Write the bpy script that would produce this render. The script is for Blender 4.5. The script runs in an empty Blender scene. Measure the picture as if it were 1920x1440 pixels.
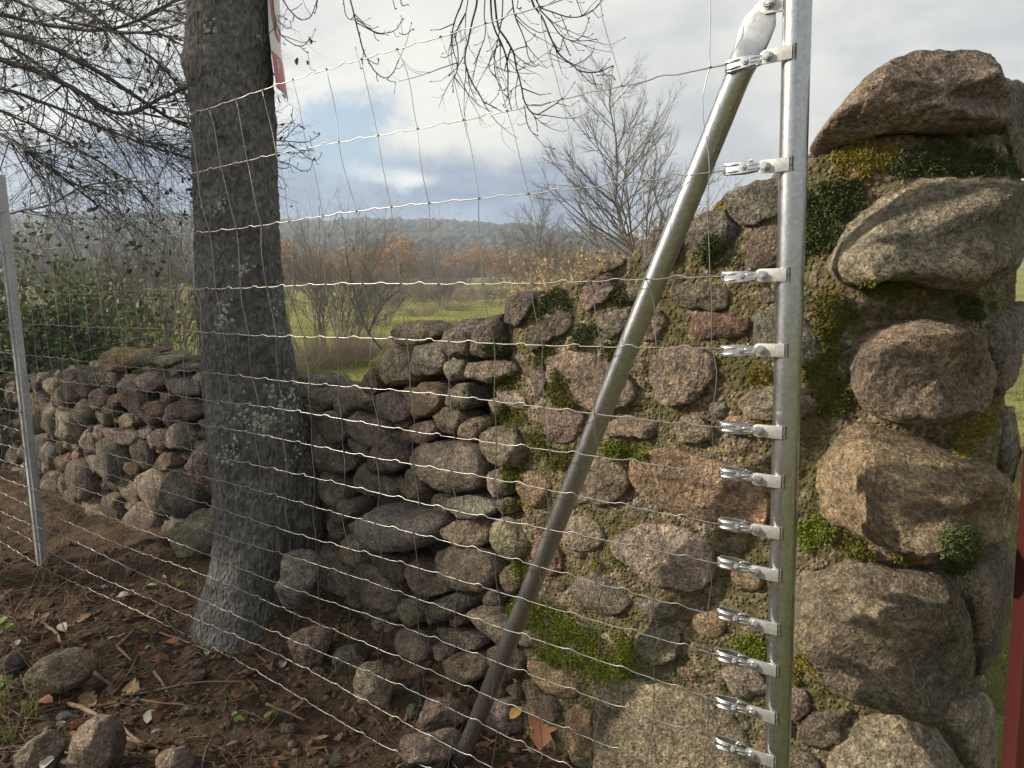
import bpy, bmesh, math, random
import numpy as np
from mathutils import Vector, Matrix
from mathutils.bvhtree import BVHTree

scene = bpy.context.scene
COL = scene.collection
R = math.radians
# ---------------------------------------------------------------- camera
CAMZ = 1.40
FPX = 1390.0                       # focal length in pixels of the 1920 px wide photograph
PITCH, ROLL = 0.13337, 0.02309
cam_data = bpy.data.cameras.new('camera')
cam_data.sensor_width = 36.0
cam_data.lens = 36.0 * FPX / 1920.0
cam_data.clip_start = 0.05
cam_data.clip_end = 6000
cam = bpy.data.objects.new('camera', cam_data)
COL.objects.link(cam)
cam.matrix_world = Matrix.Translation((0, 0, CAMZ)) @ Matrix.Rotation(math.pi/2 - PITCH, 4, 'X') @ Matrix.Rotation(-ROLL, 4, 'Z')
scene.camera = cam

def ray(px, py):
    """direction of a photograph pixel, world axes (x right, y forward, z up)"""
    x = (px - 960)/FPX; y = (720 - py)/FPX
    cr, sr = math.cos(ROLL), math.sin(ROLL)
    X = x*cr + y*sr; u = -x*sr + y*cr
    cp, sp = math.cos(PITCH), math.sin(PITCH)
    return np.array([X, cp + u*sp, u*cp - sp])
def at(px, py, Y):
    r = ray(px, py); return np.array([0, 0, CAMZ]) + r*(Y/r[1])
def unit(v):
    v = np.asarray(v, float); return v/np.linalg.norm(v)

# ---------------------------------------------------------------- sun and sky
SUN_AZ, SUN_EL = R(87), R(25)      # azimuth to the left of the view axis
sun_dir = np.array([-math.sin(SUN_AZ)*math.cos(SUN_EL), math.cos(SUN_AZ)*math.cos(SUN_EL), math.sin(SUN_EL)])
sd = bpy.data.lights.new('sun', 'SUN')
sd.energy = 5.0
sd.angle = R(1.6)
sd.color = (1.0, 0.86, 0.67)
sun = bpy.data.objects.new('sun', sd)
COL.objects.link(sun)
sun.location = (-8, 2, 12)
sun.rotation_euler = Vector(sun_dir.tolist()).to_track_quat('Z', 'Y').to_euler()

scene.view_settings.view_transform = 'Standard'
scene.view_settings.look = 'None'
scene.view_settings.exposure = 0.75
scene.view_settings.gamma = 1.0
scene.view_settings.use_curve_mapping = False

class NT:
    """small helper to write node trees"""
    def __init__(self, tree):
        self.t = tree; self.n = tree.nodes; self.l = tree.links
    def node(self, kind, **kw):
        nd = self.n.new(kind)
        for k, v in kw.items():
            setattr(nd, k, v)
        return nd
    def put(self, sock, v):
        if hasattr(v, 'node') or isinstance(v, bpy.types.NodeSocket):
            self.l.new(v, sock)
        else:
            if sock.type == 'RGBA' and len(v) == 3: v = (*v, 1)
            sock.default_value = v
    def math(self, op, a, b=None, c=None, clamp=False):
        nd = self.node('ShaderNodeMath', operation=op, use_clamp=clamp)
        self.put(nd.inputs[0], a)
        if b is not None: self.put(nd.inputs[1], b)
        if c is not None: self.put(nd.inputs[2], c)
        return nd.outputs[0]
    def vmath(self, op, a, b=None, scale=None):
        nd = self.node('ShaderNodeVectorMath', operation=op)
        self.put(nd.inputs[0], a)
        if b is not None: self.put(nd.inputs[1], b)
        if scale is not None: self.put(nd.inputs['Scale'], scale)
        return nd.outputs['Value'] if op in ('LENGTH', 'DOT_PRODUCT', 'DISTANCE') else nd.outputs[0]
    def noise(self, vec, scale, detail=4, rough=0.55, dist=0.0, color=False):
        nd = self.node('ShaderNodeTexNoise')
        if vec is not None: self.put(nd.inputs['Vector'], vec)
        nd.inputs['Scale'].default_value = scale
        nd.inputs['Detail'].default_value = detail
        nd.inputs['Roughness'].default_value = rough
        nd.inputs['Distortion'].default_value = dist
        return nd.outputs['Color'] if color else nd.outputs['Fac']
    def voronoi(self, vec, scale, out='Distance', feature='F1', rnd=1.0):
        nd = self.node('ShaderNodeTexVoronoi', feature=feature)
        self.put(nd.inputs['Vector'], vec)
        nd.inputs['Scale'].default_value = scale
        nd.inputs['Randomness'].default_value = rnd
        return nd.outputs[out]
    def step(self, v, lo, hi, a=0.0, b=1.0):
        nd = self.node('ShaderNodeMapRange', interpolation_type='SMOOTHSTEP')
        self.put(nd.inputs[0], v)
        nd.inputs[1].default_value = lo; nd.inputs[2].default_value = hi
        nd.inputs[3].default_value = a; nd.inputs[4].default_value = b
        return nd.outputs[0]
    def mix(self, fac, a, b, mode='MIX'):
        nd = self.node('ShaderNodeMix', data_type='RGBA', blend_type=mode)
        self.put(nd.inputs[0], fac); self.put(nd.inputs[6], a); self.put(nd.inputs[7], b)
        return nd.outputs[2]
    def bump(self, h, strength, dist, normal=None):
        nd = self.node('ShaderNodeBump')
        nd.inputs['Strength'].default_value = strength
        nd.inputs['Distance'].default_value = dist
        self.put(nd.inputs['Height'], h)
        if normal is not None: self.put(nd.inputs['Normal'], normal)
        return nd.outputs[0]

world = bpy.data.worlds.new('World'); scene.world = world
world.use_nodes = True
w = NT(world.node_tree); w.n.clear()
sky = w.node('ShaderNodeTexSky', sky_type='NISHITA')
sky.sun_disc = False
sky.sun_elevation = SUN_EL
sky.sun_rotation = -SUN_AZ            # blender measures it clockwise from +Y
sky.air_density = 1.0; sky.dust_density = 1.5; sky.ozone_density = 1.5
D = w.node('ShaderNodeTexCoord').outputs['Generated']
# clouds are projected on a flat layer so that they flatten towards the horizon
sep = w.node('ShaderNodeSeparateXYZ'); w.put(sep.inputs[0], D)
zc = w.math('ADD', w.math('MAXIMUM', sep.outputs[2], 0.0), 0.22)
lay = w.vmath('DIVIDE', D, None)
nd = lay.node; cmb = w.node('ShaderNodeCombineXYZ')
for i in range(3): w.put(cmb.inputs[i], zc)
w.put(nd.inputs[1], cmb.outputs[0])
warp = w.vmath('SUBTRACT', w.vmath('ADD', w.noise(D, 3.2, 4, 0.6, color=True), w.vmath('SCALE', w.noise(D, 13.0, 8, 0.68, 0.6, color=True), scale=0.5)), (0.75, 0.75, 0.75))
Dw = w.vmath('ADD', D, w.vmath('SCALE', warp, scale=0.20))
Dw2 = w.vmath('ADD', D, w.vmath('SCALE', warp, scale=0.10))
def blob(vec, px, py, sx, sy, sz, lo, hi):
    d0 = unit(ray(px, py))
    dv = w.vmath('MULTIPLY', w.vmath('SUBTRACT', vec, tuple(d0)), (1/sx, 1/sy, 1/sz))
    return w.step(w.vmath('LENGTH', dv), lo, hi, 1.0, 0.0)
big = w.noise(lay, 0.9, 5, 0.55, 0.4)
fine = w.noise(lay, 3.1, 7, 0.6, 0.5)
cl = w.math('ADD', w.math('MULTIPLY', big, 0.65), w.math('MULTIPLY', fine, 0.35))
cloud = w.mix(w.step(cl, 0.40, 0.60), (0.57, 0.585, 0.60), (0.84, 0.825, 0.775))
glow = blob(Dw, 760, 215, .30, .3, .13, 0.3, 1.0)        # thin, bright cloud
cloud = w.mix(w.math('MULTIPLY', glow, 0.75), cloud, (1.02, 0.985, 0.88))
glow2 = blob(Dw, 150, 300, .40, .4, .18, 0.1, 1.0)
cloud = w.mix(w.math('MULTIPLY', glow2, 0.85), cloud, (1.06, 1.05, 0.98))
bank = blob(Dw2, 520, 392, .62, .7, .10, 0.62, 1.0)       # grey-blue cloud bank low over the hills
bankc = w.mix(w.step(fine, 0.40, 0.62), (0.17, 0.24, 0.40), (0.30, 0.37, 0.51))
cloud = w.mix(bank, cloud, bankc)
rim = blob(Dw2, 735, 318, .075, .1, .018, 0.3, 1.0)
cloud = w.mix(rim, cloud, (1.0, 0.99, 0.94))
# sunward side of the cloud layer is brighter
sund = w.vmath('DOT_PRODUCT', D, tuple(sun_dir))
cloud = w.mix(w.step(sund, 0.45, 1.0, 0.0, 0.8), cloud, (1.35, 1.28, 1.12))
hole = blob(Dw, 660, 258, .078, .1, .070, 0.40, 1.0)
hole2 = blob(Dw, 205, 165, .15, .2, .06, 0.4, 1.0)
hole3 = w.step(w.noise(lay, 1.3, 5, 0.55, 0.3), 0.66, 0.76)
holes = w.math('MAXIMUM', w.math('MULTIPLY', hole, 0.9), w.math('MAXIMUM', w.math('MULTIPLY', hole2, 0.22), w.math('MULTIPLY', hole3, 0.6)))
bg1 = w.node('ShaderNodeBackground'); w.put(bg1.inputs[0], sky.outputs[0]); bg1.inputs[1].default_value = 0.095
bg2 = w.node('ShaderNodeBackground'); w.put(bg2.inputs[0], cloud); bg2.inputs[1].default_value = 0.63
mx = w.node('ShaderNodeMixShader')
w.put(mx.inputs[0], holes); w.l.new(bg2.outputs[0], mx.inputs[1]); w.l.new(bg1.outputs[0], mx.inputs[2])
wo = w.node('ShaderNodeOutputWorld'); w.l.new(mx.outputs[0], wo.inputs[0])
scene.cycles.use_denoising = True
scene.cycles.use_adaptive_sampling = True
scene.cycles.adaptive_threshold = 0.02
scene.cycles.max_bounces = 6
scene.cycles.diffuse_bounces = 3
scene.cycles.volume_bounces = 1
scene.cycles.volume_step_rate = 4.0

# ---------------------------------------------------------------- numeric helpers
rng = np.random.default_rng(7)
random.seed(7)
def _hash(ix, iy, iz, seed):
    h = (ix*374761393 + iy*668265263 + iz*2147483647 + seed*974711) & 0xffffffff
    h = ((h ^ (h >> 13))*1274126177) & 0xffffffff
    h = ((h ^ (h >> 16))*2246822519) & 0xffffffff
    return ((h ^ (h >> 15)) & 0xffffff)/float(0xffffff)*2 - 1
def vnoise(P, seed=0):
    P = np.asarray(P, float)
    I = np.floor(P).astype(np.int64); f = P - I
    f = f*f*f*(f*(f*6 - 15) + 10)
    out = 0
    for dx in (0, 1):
        wx = f[:, 0] if dx else 1 - f[:, 0]
        for dy in (0, 1):
            wy = f[:, 1] if dy else 1 - f[:, 1]
            for dz in (0, 1):
                wz = f[:, 2] if dz else 1 - f[:, 2]
                out = out + wx*wy*wz*_hash(I[:, 0]+dx, I[:, 1]+dy, I[:, 2]+dz, seed)
    return out
def fbm(P, scale, octaves=4, rough=0.5, seed=0):
    P = np.asarray(P, float)*scale
    a, s, tot = 1.0, 0, 0
    for k in range(octaves):
        s = s + a*vnoise(P + 17.3*k, seed + k); tot += a
        P = P*2.03; a *= rough
    return s/tot

def mesh_np(name, V, F, smooth=True):
    me = bpy.data.meshes.new(name)
    V = np.asarray(V, float)
    if isinstance(F, np.ndarray):
        k = F.shape[1]
        me.vertices.add(len(V)); me.vertices.foreach_set('co', V.ravel())
        me.loops.add(F.size); me.loops.foreach_set('vertex_index', F.ravel().astype(np.int32))
        me.polygons.add(len(F)); me.polygons.foreach_set('loop_start', np.arange(0, F.size, k, dtype=np.int32))
        me.update(calc_edges=True)
    else:
        me.from_pydata(V.tolist(), [], F)
    if smooth and len(me.polygons):
        me.polygons.foreach_set('use_smooth', [True]*len(me.polygons))
    me.update()
    return me
def link(name, me, m=None, parent=None, loc=(0, 0, 0), color=None):
    o = bpy.data.objects.new(name, me)
    COL.objects.link(o)
    if m is not None and me is not None and not me.materials: me.materials.append(m)
    o.location = tuple(float(x) for x in loc)
    if parent is not None: o.parent = parent
    if color is not None: o.color = (*color, 1.0)
    return o
def tag(o, label, cat=None, group=None, kind=None):
    o['label'] = label
    if cat: o['category'] = cat
    if group: o['group'] = group
    if kind: o['kind'] = kind
    return o
def empty(name, loc=(0, 0, 0), rz=0.0):
    o = bpy.data.objects.new(name, None); COL.objects.link(o)
    o.empty_display_size = 0.05
    o.location = tuple(float(x) for x in loc); o.rotation_euler = (0, 0, rz)
    return o
def local(o, V):
    """vertices given in world axes -> relative to an unrotated parent"""
    return np.asarray(V, float) - np.array(o.location)

class MB:
    """collects vertices and faces"""
    def __init__(self): self.V = []; self.F = []; self.c = []; self.k = 0
    def add(self, V, F, col=None):
        b = self.k
        self.V.extend(V); self.k += len(V)
        self.F.extend([tuple(i + b for i in f) for f in F])
        if col is not None: self.c.extend([col]*len(V))
    def tube(self, pts, radii, sides=4, col=None, cap=True):
        pts = np.asarray(pts, float); n = len(pts)
        radii = np.full(n, radii) if np.isscalar(radii) else np.asarray(radii)
        T = np.gradient(pts, axis=0); T /= np.linalg.norm(T, axis=1)[:, None] + 1e-12
        ref = np.array([0.31, 0.17, 0.93]) if abs(T[0][2]) < 0.9 else np.array([0.95, 0.2, 0.1])
        A = np.cross(T, ref); A /= np.linalg.norm(A, axis=1)[:, None] + 1e-12
        B = np.cross(T, A)
        ang = np.arange(sides)*2*math.pi/sides
        V = pts[:, None, :] + radii[:, None, None]*(np.cos(ang)[None, :, None]*A[:, None, :] + np.sin(ang)[None, :, None]*B[:, None, :])
        F = []
        for i in range(n-1):
            for j in range(sides):
                k = (j+1) % sides
                F.append((i*sides+j, i*sides+k, (i+1)*sides+k, (i+1)*sides+j))
        if cap and sides > 2:
            F.append(tuple(range(sides))[::-1]); F.append(tuple((n-1)*sides + j for j in range(sides)))
        self.add(V.reshape(-1, 3).tolist(), F, col)
    def box(self, c, ax, half):
        """oriented box: centre, three axes (rows), half sizes"""
        c = np.asarray(c, float); ax = np.asarray(ax, float)
        V = []
        for sx in (-1, 1):
            for sy in (-1, 1):
                for sz in (-1, 1):
                    V.append((c + ax[0]*half[0]*sx + ax[1]*half[1]*sy + ax[2]*half[2]*sz).tolist())
        F = [(0, 1, 3, 2), (4, 6, 7, 5), (0, 4, 5, 1), (2, 3, 7, 6), (0, 2, 6, 4), (1, 5, 7, 3)]
        self.add(V, F)
    def prism(self, outline, c, ax, half):
        """outline (a,b) in the plane ax[0], ax[1] extruded +-half along ax[2]"""
        c = np.asarray(c, float); ax = np.asarray(ax, float); n = len(outline)
        V = [(c + ax[0]*a + ax[1]*b + ax[2]*h).tolist() for h in (-half, half) for a, b in outline]
        F = [tuple(range(n))[::-1], tuple(range(n, 2*n))]
        F += [(i, (i+1) % n, n + (i+1) % n, n + i) for i in range(n)]
        self.add(V, F)
    def mesh(self, name, origin=(0, 0, 0), smooth=True):
        me = bpy.data.meshes.new(name)
        V = (np.array(self.V) - np.array(origin)) if self.V else np.zeros((0, 3))
        me.from_pydata(V.tolist(), [], self.F)
        if smooth and self.F: me.polygons.foreach_set('use_smooth', [True]*len(me.polygons))
        if self.c:
            a = me.color_attributes.new('tint', 'FLOAT_COLOR', 'POINT')
            a.data.foreach_set('color', np.array([(*c, 1.0) for c in self.c], np.float32).ravel())
        me.update()
        return me
def smooth_pts(P, n=2):
    P = np.asarray(P, float)
    for _ in range(n):
        Q = [P[0]]
        for a, b in zip(P[:-1], P[1:]):
            Q.append(.75*a + .25*b); Q.append(.25*a + .75*b)
        Q.append(P[-1]); P = np.array(Q)
    return P

# ---------------------------------------------------------------- fence frame
TH = 0.91158
DV = np.array([-math.sin(TH), math.cos(TH)])           # along the fence, away from the strainer post
NV = np.array([math.cos(TH), math.sin(TH)])            # behind the fence
F0 = np.array([-0.09926, 1.88306]) + DV*(-0.77954)      # foot of the strainer post on the mesh line
def fp(s, n, z):
    q = F0 + DV*s + NV*n; return np.array([q[0], q[1], z])
def to_sn(x, y):
    q = np.array([x, y]) - F0; return q @ DV, q @ NV
def on_fence(px, py, n):
    r = ray(px, py); t = ((F0 + NV*n) @ NV)/(r[:2] @ NV)
    return np.array([0, 0, CAMZ]) + r*t
D3 = np.array([*DV, 0]); N3 = np.array([*NV, 0]); Z3 = np.array([0, 0, 1.0])

# ---------------------------------------------------------------- materials
def new_mat(name):
    m = bpy.data.materials.new(name); m.use_nodes = True
    t = NT(m.node_tree); t.n.clear()
    out = t.node('ShaderNodeOutputMaterial'); b = t.node('ShaderNodeBsdfPrincipled')
    t.l.new(b.outputs[0], out.inputs[0])
    t.b = b; t.out = out
    t.pos = t.node('ShaderNodeNewGeometry').outputs['Position']
    return m, t
def simple(name, col, rough=0.8, metal=0.0, var=0.0, scale=20, bump=0.0, spec=0.5):
    m, t = new_mat(name)
    c = col
    if var:
        n = t.noise(t.pos, scale, 4)
        c = t.mix(n, tuple(x*(1-var) for x in col), tuple(min(1, x*(1+var)) for x in col))
    t.put(t.b.inputs['Base Color'], c)
    t.b.inputs['Roughness'].default_value = rough
    t.b.inputs['Metallic'].default_value = metal
    t.b.inputs['Specular IOR Level'].default_value = spec
    if bump:
        t.put(t.b.inputs['Normal'], t.bump(t.noise(t.pos, scale*2, 4), 0.6, bump))
    return m
def stone_mat():
    m, t = new_mat('granite_stone')
    oi = t.node('ShaderNodeObjectInfo')
    off = t.vmath('ADD', t.pos, t.vmath('SCALE', oi.outputs['Color'], scale=9.0))
    big = t.noise(off, 5.0, 5, 0.6, 0.4)
    mid = t.noise(off, 26, 5, 0.65)
    gr = t.voronoi(t.pos, 330, 'Color')
    fine = t.noise(t.pos, 150, 3, 0.7)
    base = t.mix(t.step(big, 0.32, 0.68), (0.58, 0.56, 0.54), (1.18, 1.10, 1.0))
    base = t.mix(t.step(mid, 0.30, 0.72), t.mix(1.0, base, (0.62, 0.62, 0.63), 'MULTIPLY'), t.mix(1.0, base, (1.25, 1.22, 1.16), 'MULTIPLY'))
    col = t.mix(1.0, base, oi.outputs['Color'], 'MULTIPLY')
    grv = t.node('ShaderNodeSeparateColor'); t.put(grv.inputs[0], gr)
    col = t.mix(t.step(grv.outputs[0], 0.66, 0.92, 0, 0.40), col, (0.36, 0.33, 0.29))      # pale grains
    col = t.mix(t.step(grv.outputs[1], 0.66, 0.92, 0, 0.50), col, (0.06, 0.056, 0.050))      # dark mica
    lich = t.noise(off, 7.5, 8, 0.68, 0.6)
    lich2 = t.noise(off, 34, 5, 0.7)
    lm = t.math('MULTIPLY', t.step(lich, 0.60, 0.66), t.step(lich2, 0.40, 0.55))
    col = t.mix(t.math('MULTIPLY', lm, 0.75), col, (0.40, 0.40, 0.36))
    gl = t.math('MULTIPLY', t.step(t.noise(off, 4.0, 6, 0.65, 0.3), 0.56, 0.68), t.step(lich2, 0.35, 0.6))
    col = t.mix(t.math('MULTIPLY', gl, 0.55), col, (0.13, 0.125, 0.055))                     # olive film
    dk = t.step(t.noise(off, 11, 6, 0.7), 0.56, 0.70)
    col = t.mix(t.math('MULTIPLY', dk, 0.6), col, (0.055, 0.05, 0.045))
    pat = t.noise(t.pos, 85, 4, 0.7, 0.5)
    col = t.mix(1.0, col, t.mix(t.step(pat, 0.30, 0.72), (0.50, 0.49, 0.48), (1.45, 1.42, 1.38)), 'MULTIPLY')
    t.put(t.b.inputs['Base Color'], col)
    t.b.inputs['Roughness'].default_value = 0.92
    t.b.inputs['Specular IOR Level'].default_value = 0.3
    h = t.math('ADD', t.math('MULTIPLY', mid, 1.0), t.math('ADD', t.math('MULTIPLY', fine, 0.5), t.math('MULTIPLY', lm, 0.12)))
    n1 = t.bump(h, 1.0, 0.020)
    pit = t.voronoi(t.vmath('ADD', t.pos, t.vmath('SCALE', t.noise(t.pos, 60, 3, color=True), scale=0.012)), 105, 'Distance')
    n1 = t.bump(t.math('ADD', pit, t.math('MULTIPLY', t.noise(t.pos, 75, 5, 0.7), 1.4)), 0.85, 0.010, n1)
    n2 = t.bump(t.math('ADD', grv.outputs[2], t.noise(t.pos, 420, 2, 0.6)), 0.5, 0.0022, n1)
    t.put(t.b.inputs['Normal'], n2)
    return m
def mortar_mat():
    m, t = new_mat('old_lime_mortar')
    big = t.noise(t.pos, 6.5, 6, 0.62, 0.5)
    mid = t.noise(t.pos, 38, 6, 0.7)
    peb = t.voronoi(t.pos, 95, 'Distance')
    pc = t.node('ShaderNodeSeparateColor'); t.put(pc.inputs[0], t.voronoi(t.pos, 95, 'Color'))
    c = t.mix(t.step(mid, 0.3, 0.7), (0.070, 0.058, 0.038), (0.22, 0.175, 0.112))
    c = t.mix(t.step(pc.outputs[0], 0.7, 0.9, 0, 0.6), c, (0.40, 0.35, 0.28))
    film = t.math('MULTIPLY', t.step(big, 0.38, 0.56), t.step(mid, 0.28, 0.58))
    c = t.mix(t.math('MULTIPLY', film, 0.85), c, (0.085, 0.085, 0.028))
    yel = t.math('MULTIPLY', t.step(t.noise(t.pos, 9.0, 6, 0.6, 0.2), 0.60, 0.68), t.step(mid, 0.4, 0.6))
    c = t.mix(t.math('MULTIPLY', yel, 0.7), c, (0.30, 0.22, 0.035))
    c = t.mix(t.step(t.noise(t.pos, 15, 5, 0.7), 0.60, 0.72, 0, 0.75), c, (0.045, 0.038, 0.028))
    t.put(t.b.inputs['Base Color'], c)
    t.b.inputs['Roughness'].default_value = 0.97
    t.b.inputs['Specular IOR Level'].default_value = 0.2
    h = t.math('ADD', t.math('MULTIPLY', mid, 1.0), t.math('MULTIPLY', t.step(peb, 0.0, 0.6, 1, 0), 0.55))
    t.put(t.b.inputs['Normal'], t.bump(h, 1.0, 0.016))
    return m
def tint_mat(name, rough=0.9, var=0.35, scale=60, trans=0.0, spec=0.25):
    """colour comes from the mesh's own per-piece tint"""
    m, t = new_mat(name)
    a = t.node('ShaderNodeAttribute', attribute_name='tint')
    c = t.mix(1.0, a.outputs['Color'], t.mix(t.noise(t.pos, scale, 3), (1-var,)*3, (1+var,)*3), 'MULTIPLY')
    t.put(t.b.inputs['Base Color'], c)
    t.b.inputs['Roughness'].default_value = rough
    t.b.inputs['Specular IOR Level'].default_value = spec
    if trans:
        tr = t.node('ShaderNodeBsdfTranslucent'); t.put(tr.inputs[0], c)
        ms = t.node('ShaderNodeMixShader'); ms.inputs[0].default_value = trans
        t.l.new(t.b.outputs[0], ms.inputs[1]); t.l.new(tr.outputs[0], ms.inputs[2]); t.l.new(ms.outputs[0], t.out.inputs[0])
    return m
def galv(name, base, rough, scale=120, dull=0.5, metal=0.92):
    m, t = new_mat(name)
    sp = t.node('ShaderNodeSeparateColor'); t.put(sp.inputs[0], t.voronoi(t.pos, scale, 'Color'))
    n = t.noise(t.pos, 9, 5, 0.65)
    st = t.noise(t.vmath('MULTIPLY', t.pos, (160, 160, 9)), 1.0, 4, 0.6)
    c = t.mix(sp.outputs[0], tuple(x*0.86 for x in base), tuple(min(1, x*1.10) for x in base))
    c = t.mix(t.step(n, 0.45, 0.72, 0, dull), c, tuple(x*0.72 for x in base))
    sm = t.step(t.noise(t.pos, 31, 5, 0.7, 0.8), 0.60, 0.74, 0, 0.5)
    c = t.mix(sm, c, (0.30, 0.28, 0.25))
    t.put(t.b.inputs['Base Color'], c)
    t.b.inputs['Metallic'].default_value = metal
    r = t.math('ADD', t.math('MULTIPLY', n, 0.25), t.math('ADD', t.math('MULTIPLY', st, 0.12), rough - 0.16))
    t.put(t.b.inputs['Roughness'], t.math('ADD', r, t.math('MULTIPLY', sm, 0.4)))
    t.put(t.b.inputs['Normal'], t.bump(t.math('ADD', n, t.math('MULTIPLY', st, 0.25)), 0.15, 0.002))
    return m
def bark_mat(name, dark, light, zs=0.50, lichen=0.6):
    m, t = new_mat(name)
    p = t.vmath('MULTIPLY', t.pos, (1, 1, zs))
    crack = t.voronoi(t.vmath('ADD', p, t.vmath('SCALE', t.noise(p, 30, 4, color=True), scale=0.02)), 75, 'Distance')
    big = t.noise(t.pos, 6, 5, 0.6)
    n = t.noise(p, 55, 6, 0.7)
    c = t.mix(t.step(n, 0.3, 0.7), dark, light)
    c = t.mix(t.step(big, 0.35, 0.7), c, t.mix(1.0, c, (0.6, 0.6, 0.6), 'MULTIPLY'))
    l1 = t.noise(t.pos, 7.0, 6, 0.7, 0.4); l2 = t.noise(t.pos, 60, 5, 0.7, 0.8)
    lm = t.math('MULTIPLY', t.step(l1, 0.57, 0.66), t.step(l2, 0.50, 0.56))
    sp = t.step(t.noise(t.pos, 140, 3, 0.6), 0.66, 0.70, 0, 0.5)
    lm = t.math('MAXIMUM', lm, sp)
    c = t.mix(t.math('MULTIPLY', lm, lichen), c, (0.30, 0.31, 0.27))
    t.put(t.b.inputs['Base Color'], c)
    t.b.inputs['Roughness'].default_value = 0.93
    t.b.inputs['Specular IOR Level'].default_value = 0.25
    h = t.math('ADD', t.math('MULTIPLY', crack, 1.0), t.math('ADD', t.math('MULTIPLY', n, 0.6), t.math('MULTIPLY', lm, 0.15)))
    t.put(t.b.inputs['Normal'], t.bump(h, 1.0, 0.014))
    return m
def soil_field_mat():
    m, t = new_mat('soil_and_meadow')
    at_ = t.node('ShaderNodeAttribute', attribute_name='dirt')
    n = t.noise(t.pos, 9, 7, 0.65, 0.3); f = t.noise(t.pos, 70, 6, 0.7); b = t.noise(t.pos, 1.6, 4, 0.6)
    soil = t.mix(t.step(n, 0.3, 0.7), (0.046, 0.032, 0.022), (0.125, 0.086, 0.057))
    soil = t.mix(t.step(f, 0.35, 0.7), t.mix(1.0, soil, (0.55, 0.55, 0.55), 'MULTIPLY'), t.mix(1.0, soil, (1.35, 1.3, 1.25), 'MULTIPLY'))
    soil = t.mix(t.step(b, 0.52, 0.68, 0, 0.5), soil, (0.12, 0.092, 0.065))
    g1 = t.noise(t.pos, 0.35, 5, 0.6, 0.3); g2 = t.noise(t.pos, 0.045, 5, 0.6); g3 = t.noise(t.pos, 22, 5, 0.7)
    gr = t.mix(t.step(g1, 0.35, 0.65), (0.16, 0.175, 0.050), (0.28, 0.29, 0.085))
    gr = t.mix(t.step(g2, 0.50, 0.64), gr, (0.27, 0.225, 0.12))
    gr = t.mix(t.step(g3, 0.35, 0.75), t.mix(1.0, gr, (0.55, 0.58, 0.5), 'MULTIPLY'), t.mix(1.0, gr, (1.2, 1.18, 1.1), 'MULTIPLY'))
    bare = t.step(t.noise(t.pos, 1.1, 5, 0.65, 0.5), 0.60, 0.70)
    gr = t.mix(t.math('MULTIPLY', bare, 0.7), gr, (0.17, 0.125, 0.075))
    c = t.mix(at_.outputs['Fac'], gr, soil)
    t.put(t.b.inputs['Base Color'], c)
    t.b.inputs['Roughness'].default_value = 0.97
    t.b.inputs['Specular IOR Level'].default_value = 0.2
    t.put(t.b.inputs['Normal'], t.bump(t.math('ADD', t.math('MULTIPLY', n, 0.5), f), 1.0, 0.02))
    return m

M = {}
M['stone'] = stone_mat(); M['mortar'] = mortar_mat()
M['moss'] = tint_mat('moss', 0.95, 0.45, 90)
M['post'] = galv('galvanised_tube', (0.38, 0.40, 0.42), 0.28, 140, 0.45, 0.95)
M['zinc'] = galv('zinc_plated_steel', (0.55, 0.57, 0.60), 0.25, 300, 0.2, 0.95)
M['plate'] = galv('galvanised_plate', (0.44, 0.45, 0.45), 0.50, 200, 0.3, 0.75)
M['oldpost'] = galv('weathered_galvanised_post', (0.42, 0.44, 0.45), 0.55, 90, 0.5, 0.7)
M['wire'] = simple('galvanised_wire', (0.25, 0.25, 0.25), 0.36, 0.85, 0.15, 40)
M['weld'] = simple('weld_bead', (0.16, 0.15, 0.15), 0.5, 0.8, 0.5, 150, 0.003)
M['bark'] = bark_mat('oak_bark', (0.062, 0.062, 0.064), (0.195, 0.190, 0.186))
M['twig'] = simple('twig_bark', (0.075, 0.070, 0.066), 0.85, 0, 0.4, 30)
M['twig_dark'] = simple('near_twig_bark', (0.035, 0.033, 0.031), 0.8, 0, 0.4, 30)
M['twig_far'] = simple('bare_twig_brown', (0.25, 0.20, 0.155), 0.9, 0, 0.35, 3)
M['twig_grey'] = simple('bare_twig_grey', (0.135, 0.122, 0.11), 0.9, 0, 0.3, 3)
M['leaf'] = tint_mat('leaf', 0.65, 0.30, 80, 0.3, 0.4)
M['dryleaf'] = tint_mat('dry_leaf', 0.8, 0.35, 90, 0.2, 0.3)
M['ground'] = soil_field_mat()
M['grass'] = tint_mat('grass_blades', 0.75, 0.2, 5, 0.35, 0.3)
M['stick'] = simple('dead_wood', (0.17, 0.115, 0.078), 0.9, 0, 0.5, 60, 0.002)
M['rust_red'] = simple('red_oxide_paint', (0.050, 0.010, 0.009), 0.42, 0, 0.12, 15, 0.0006)
M['sign_white'] = simple('sign_white', (0.62, 0.62, 0.62), 0.4, 0, 0.08, 25)
M['sign_red'] = simple('sign_red', (0.42, 0.03, 0.045), 0.4, 0, 0.1, 25)
M['sign_black'] = simple('sign_black', (0.02, 0.02, 0.02), 0.5)
HAZE = 0.0011
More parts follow.
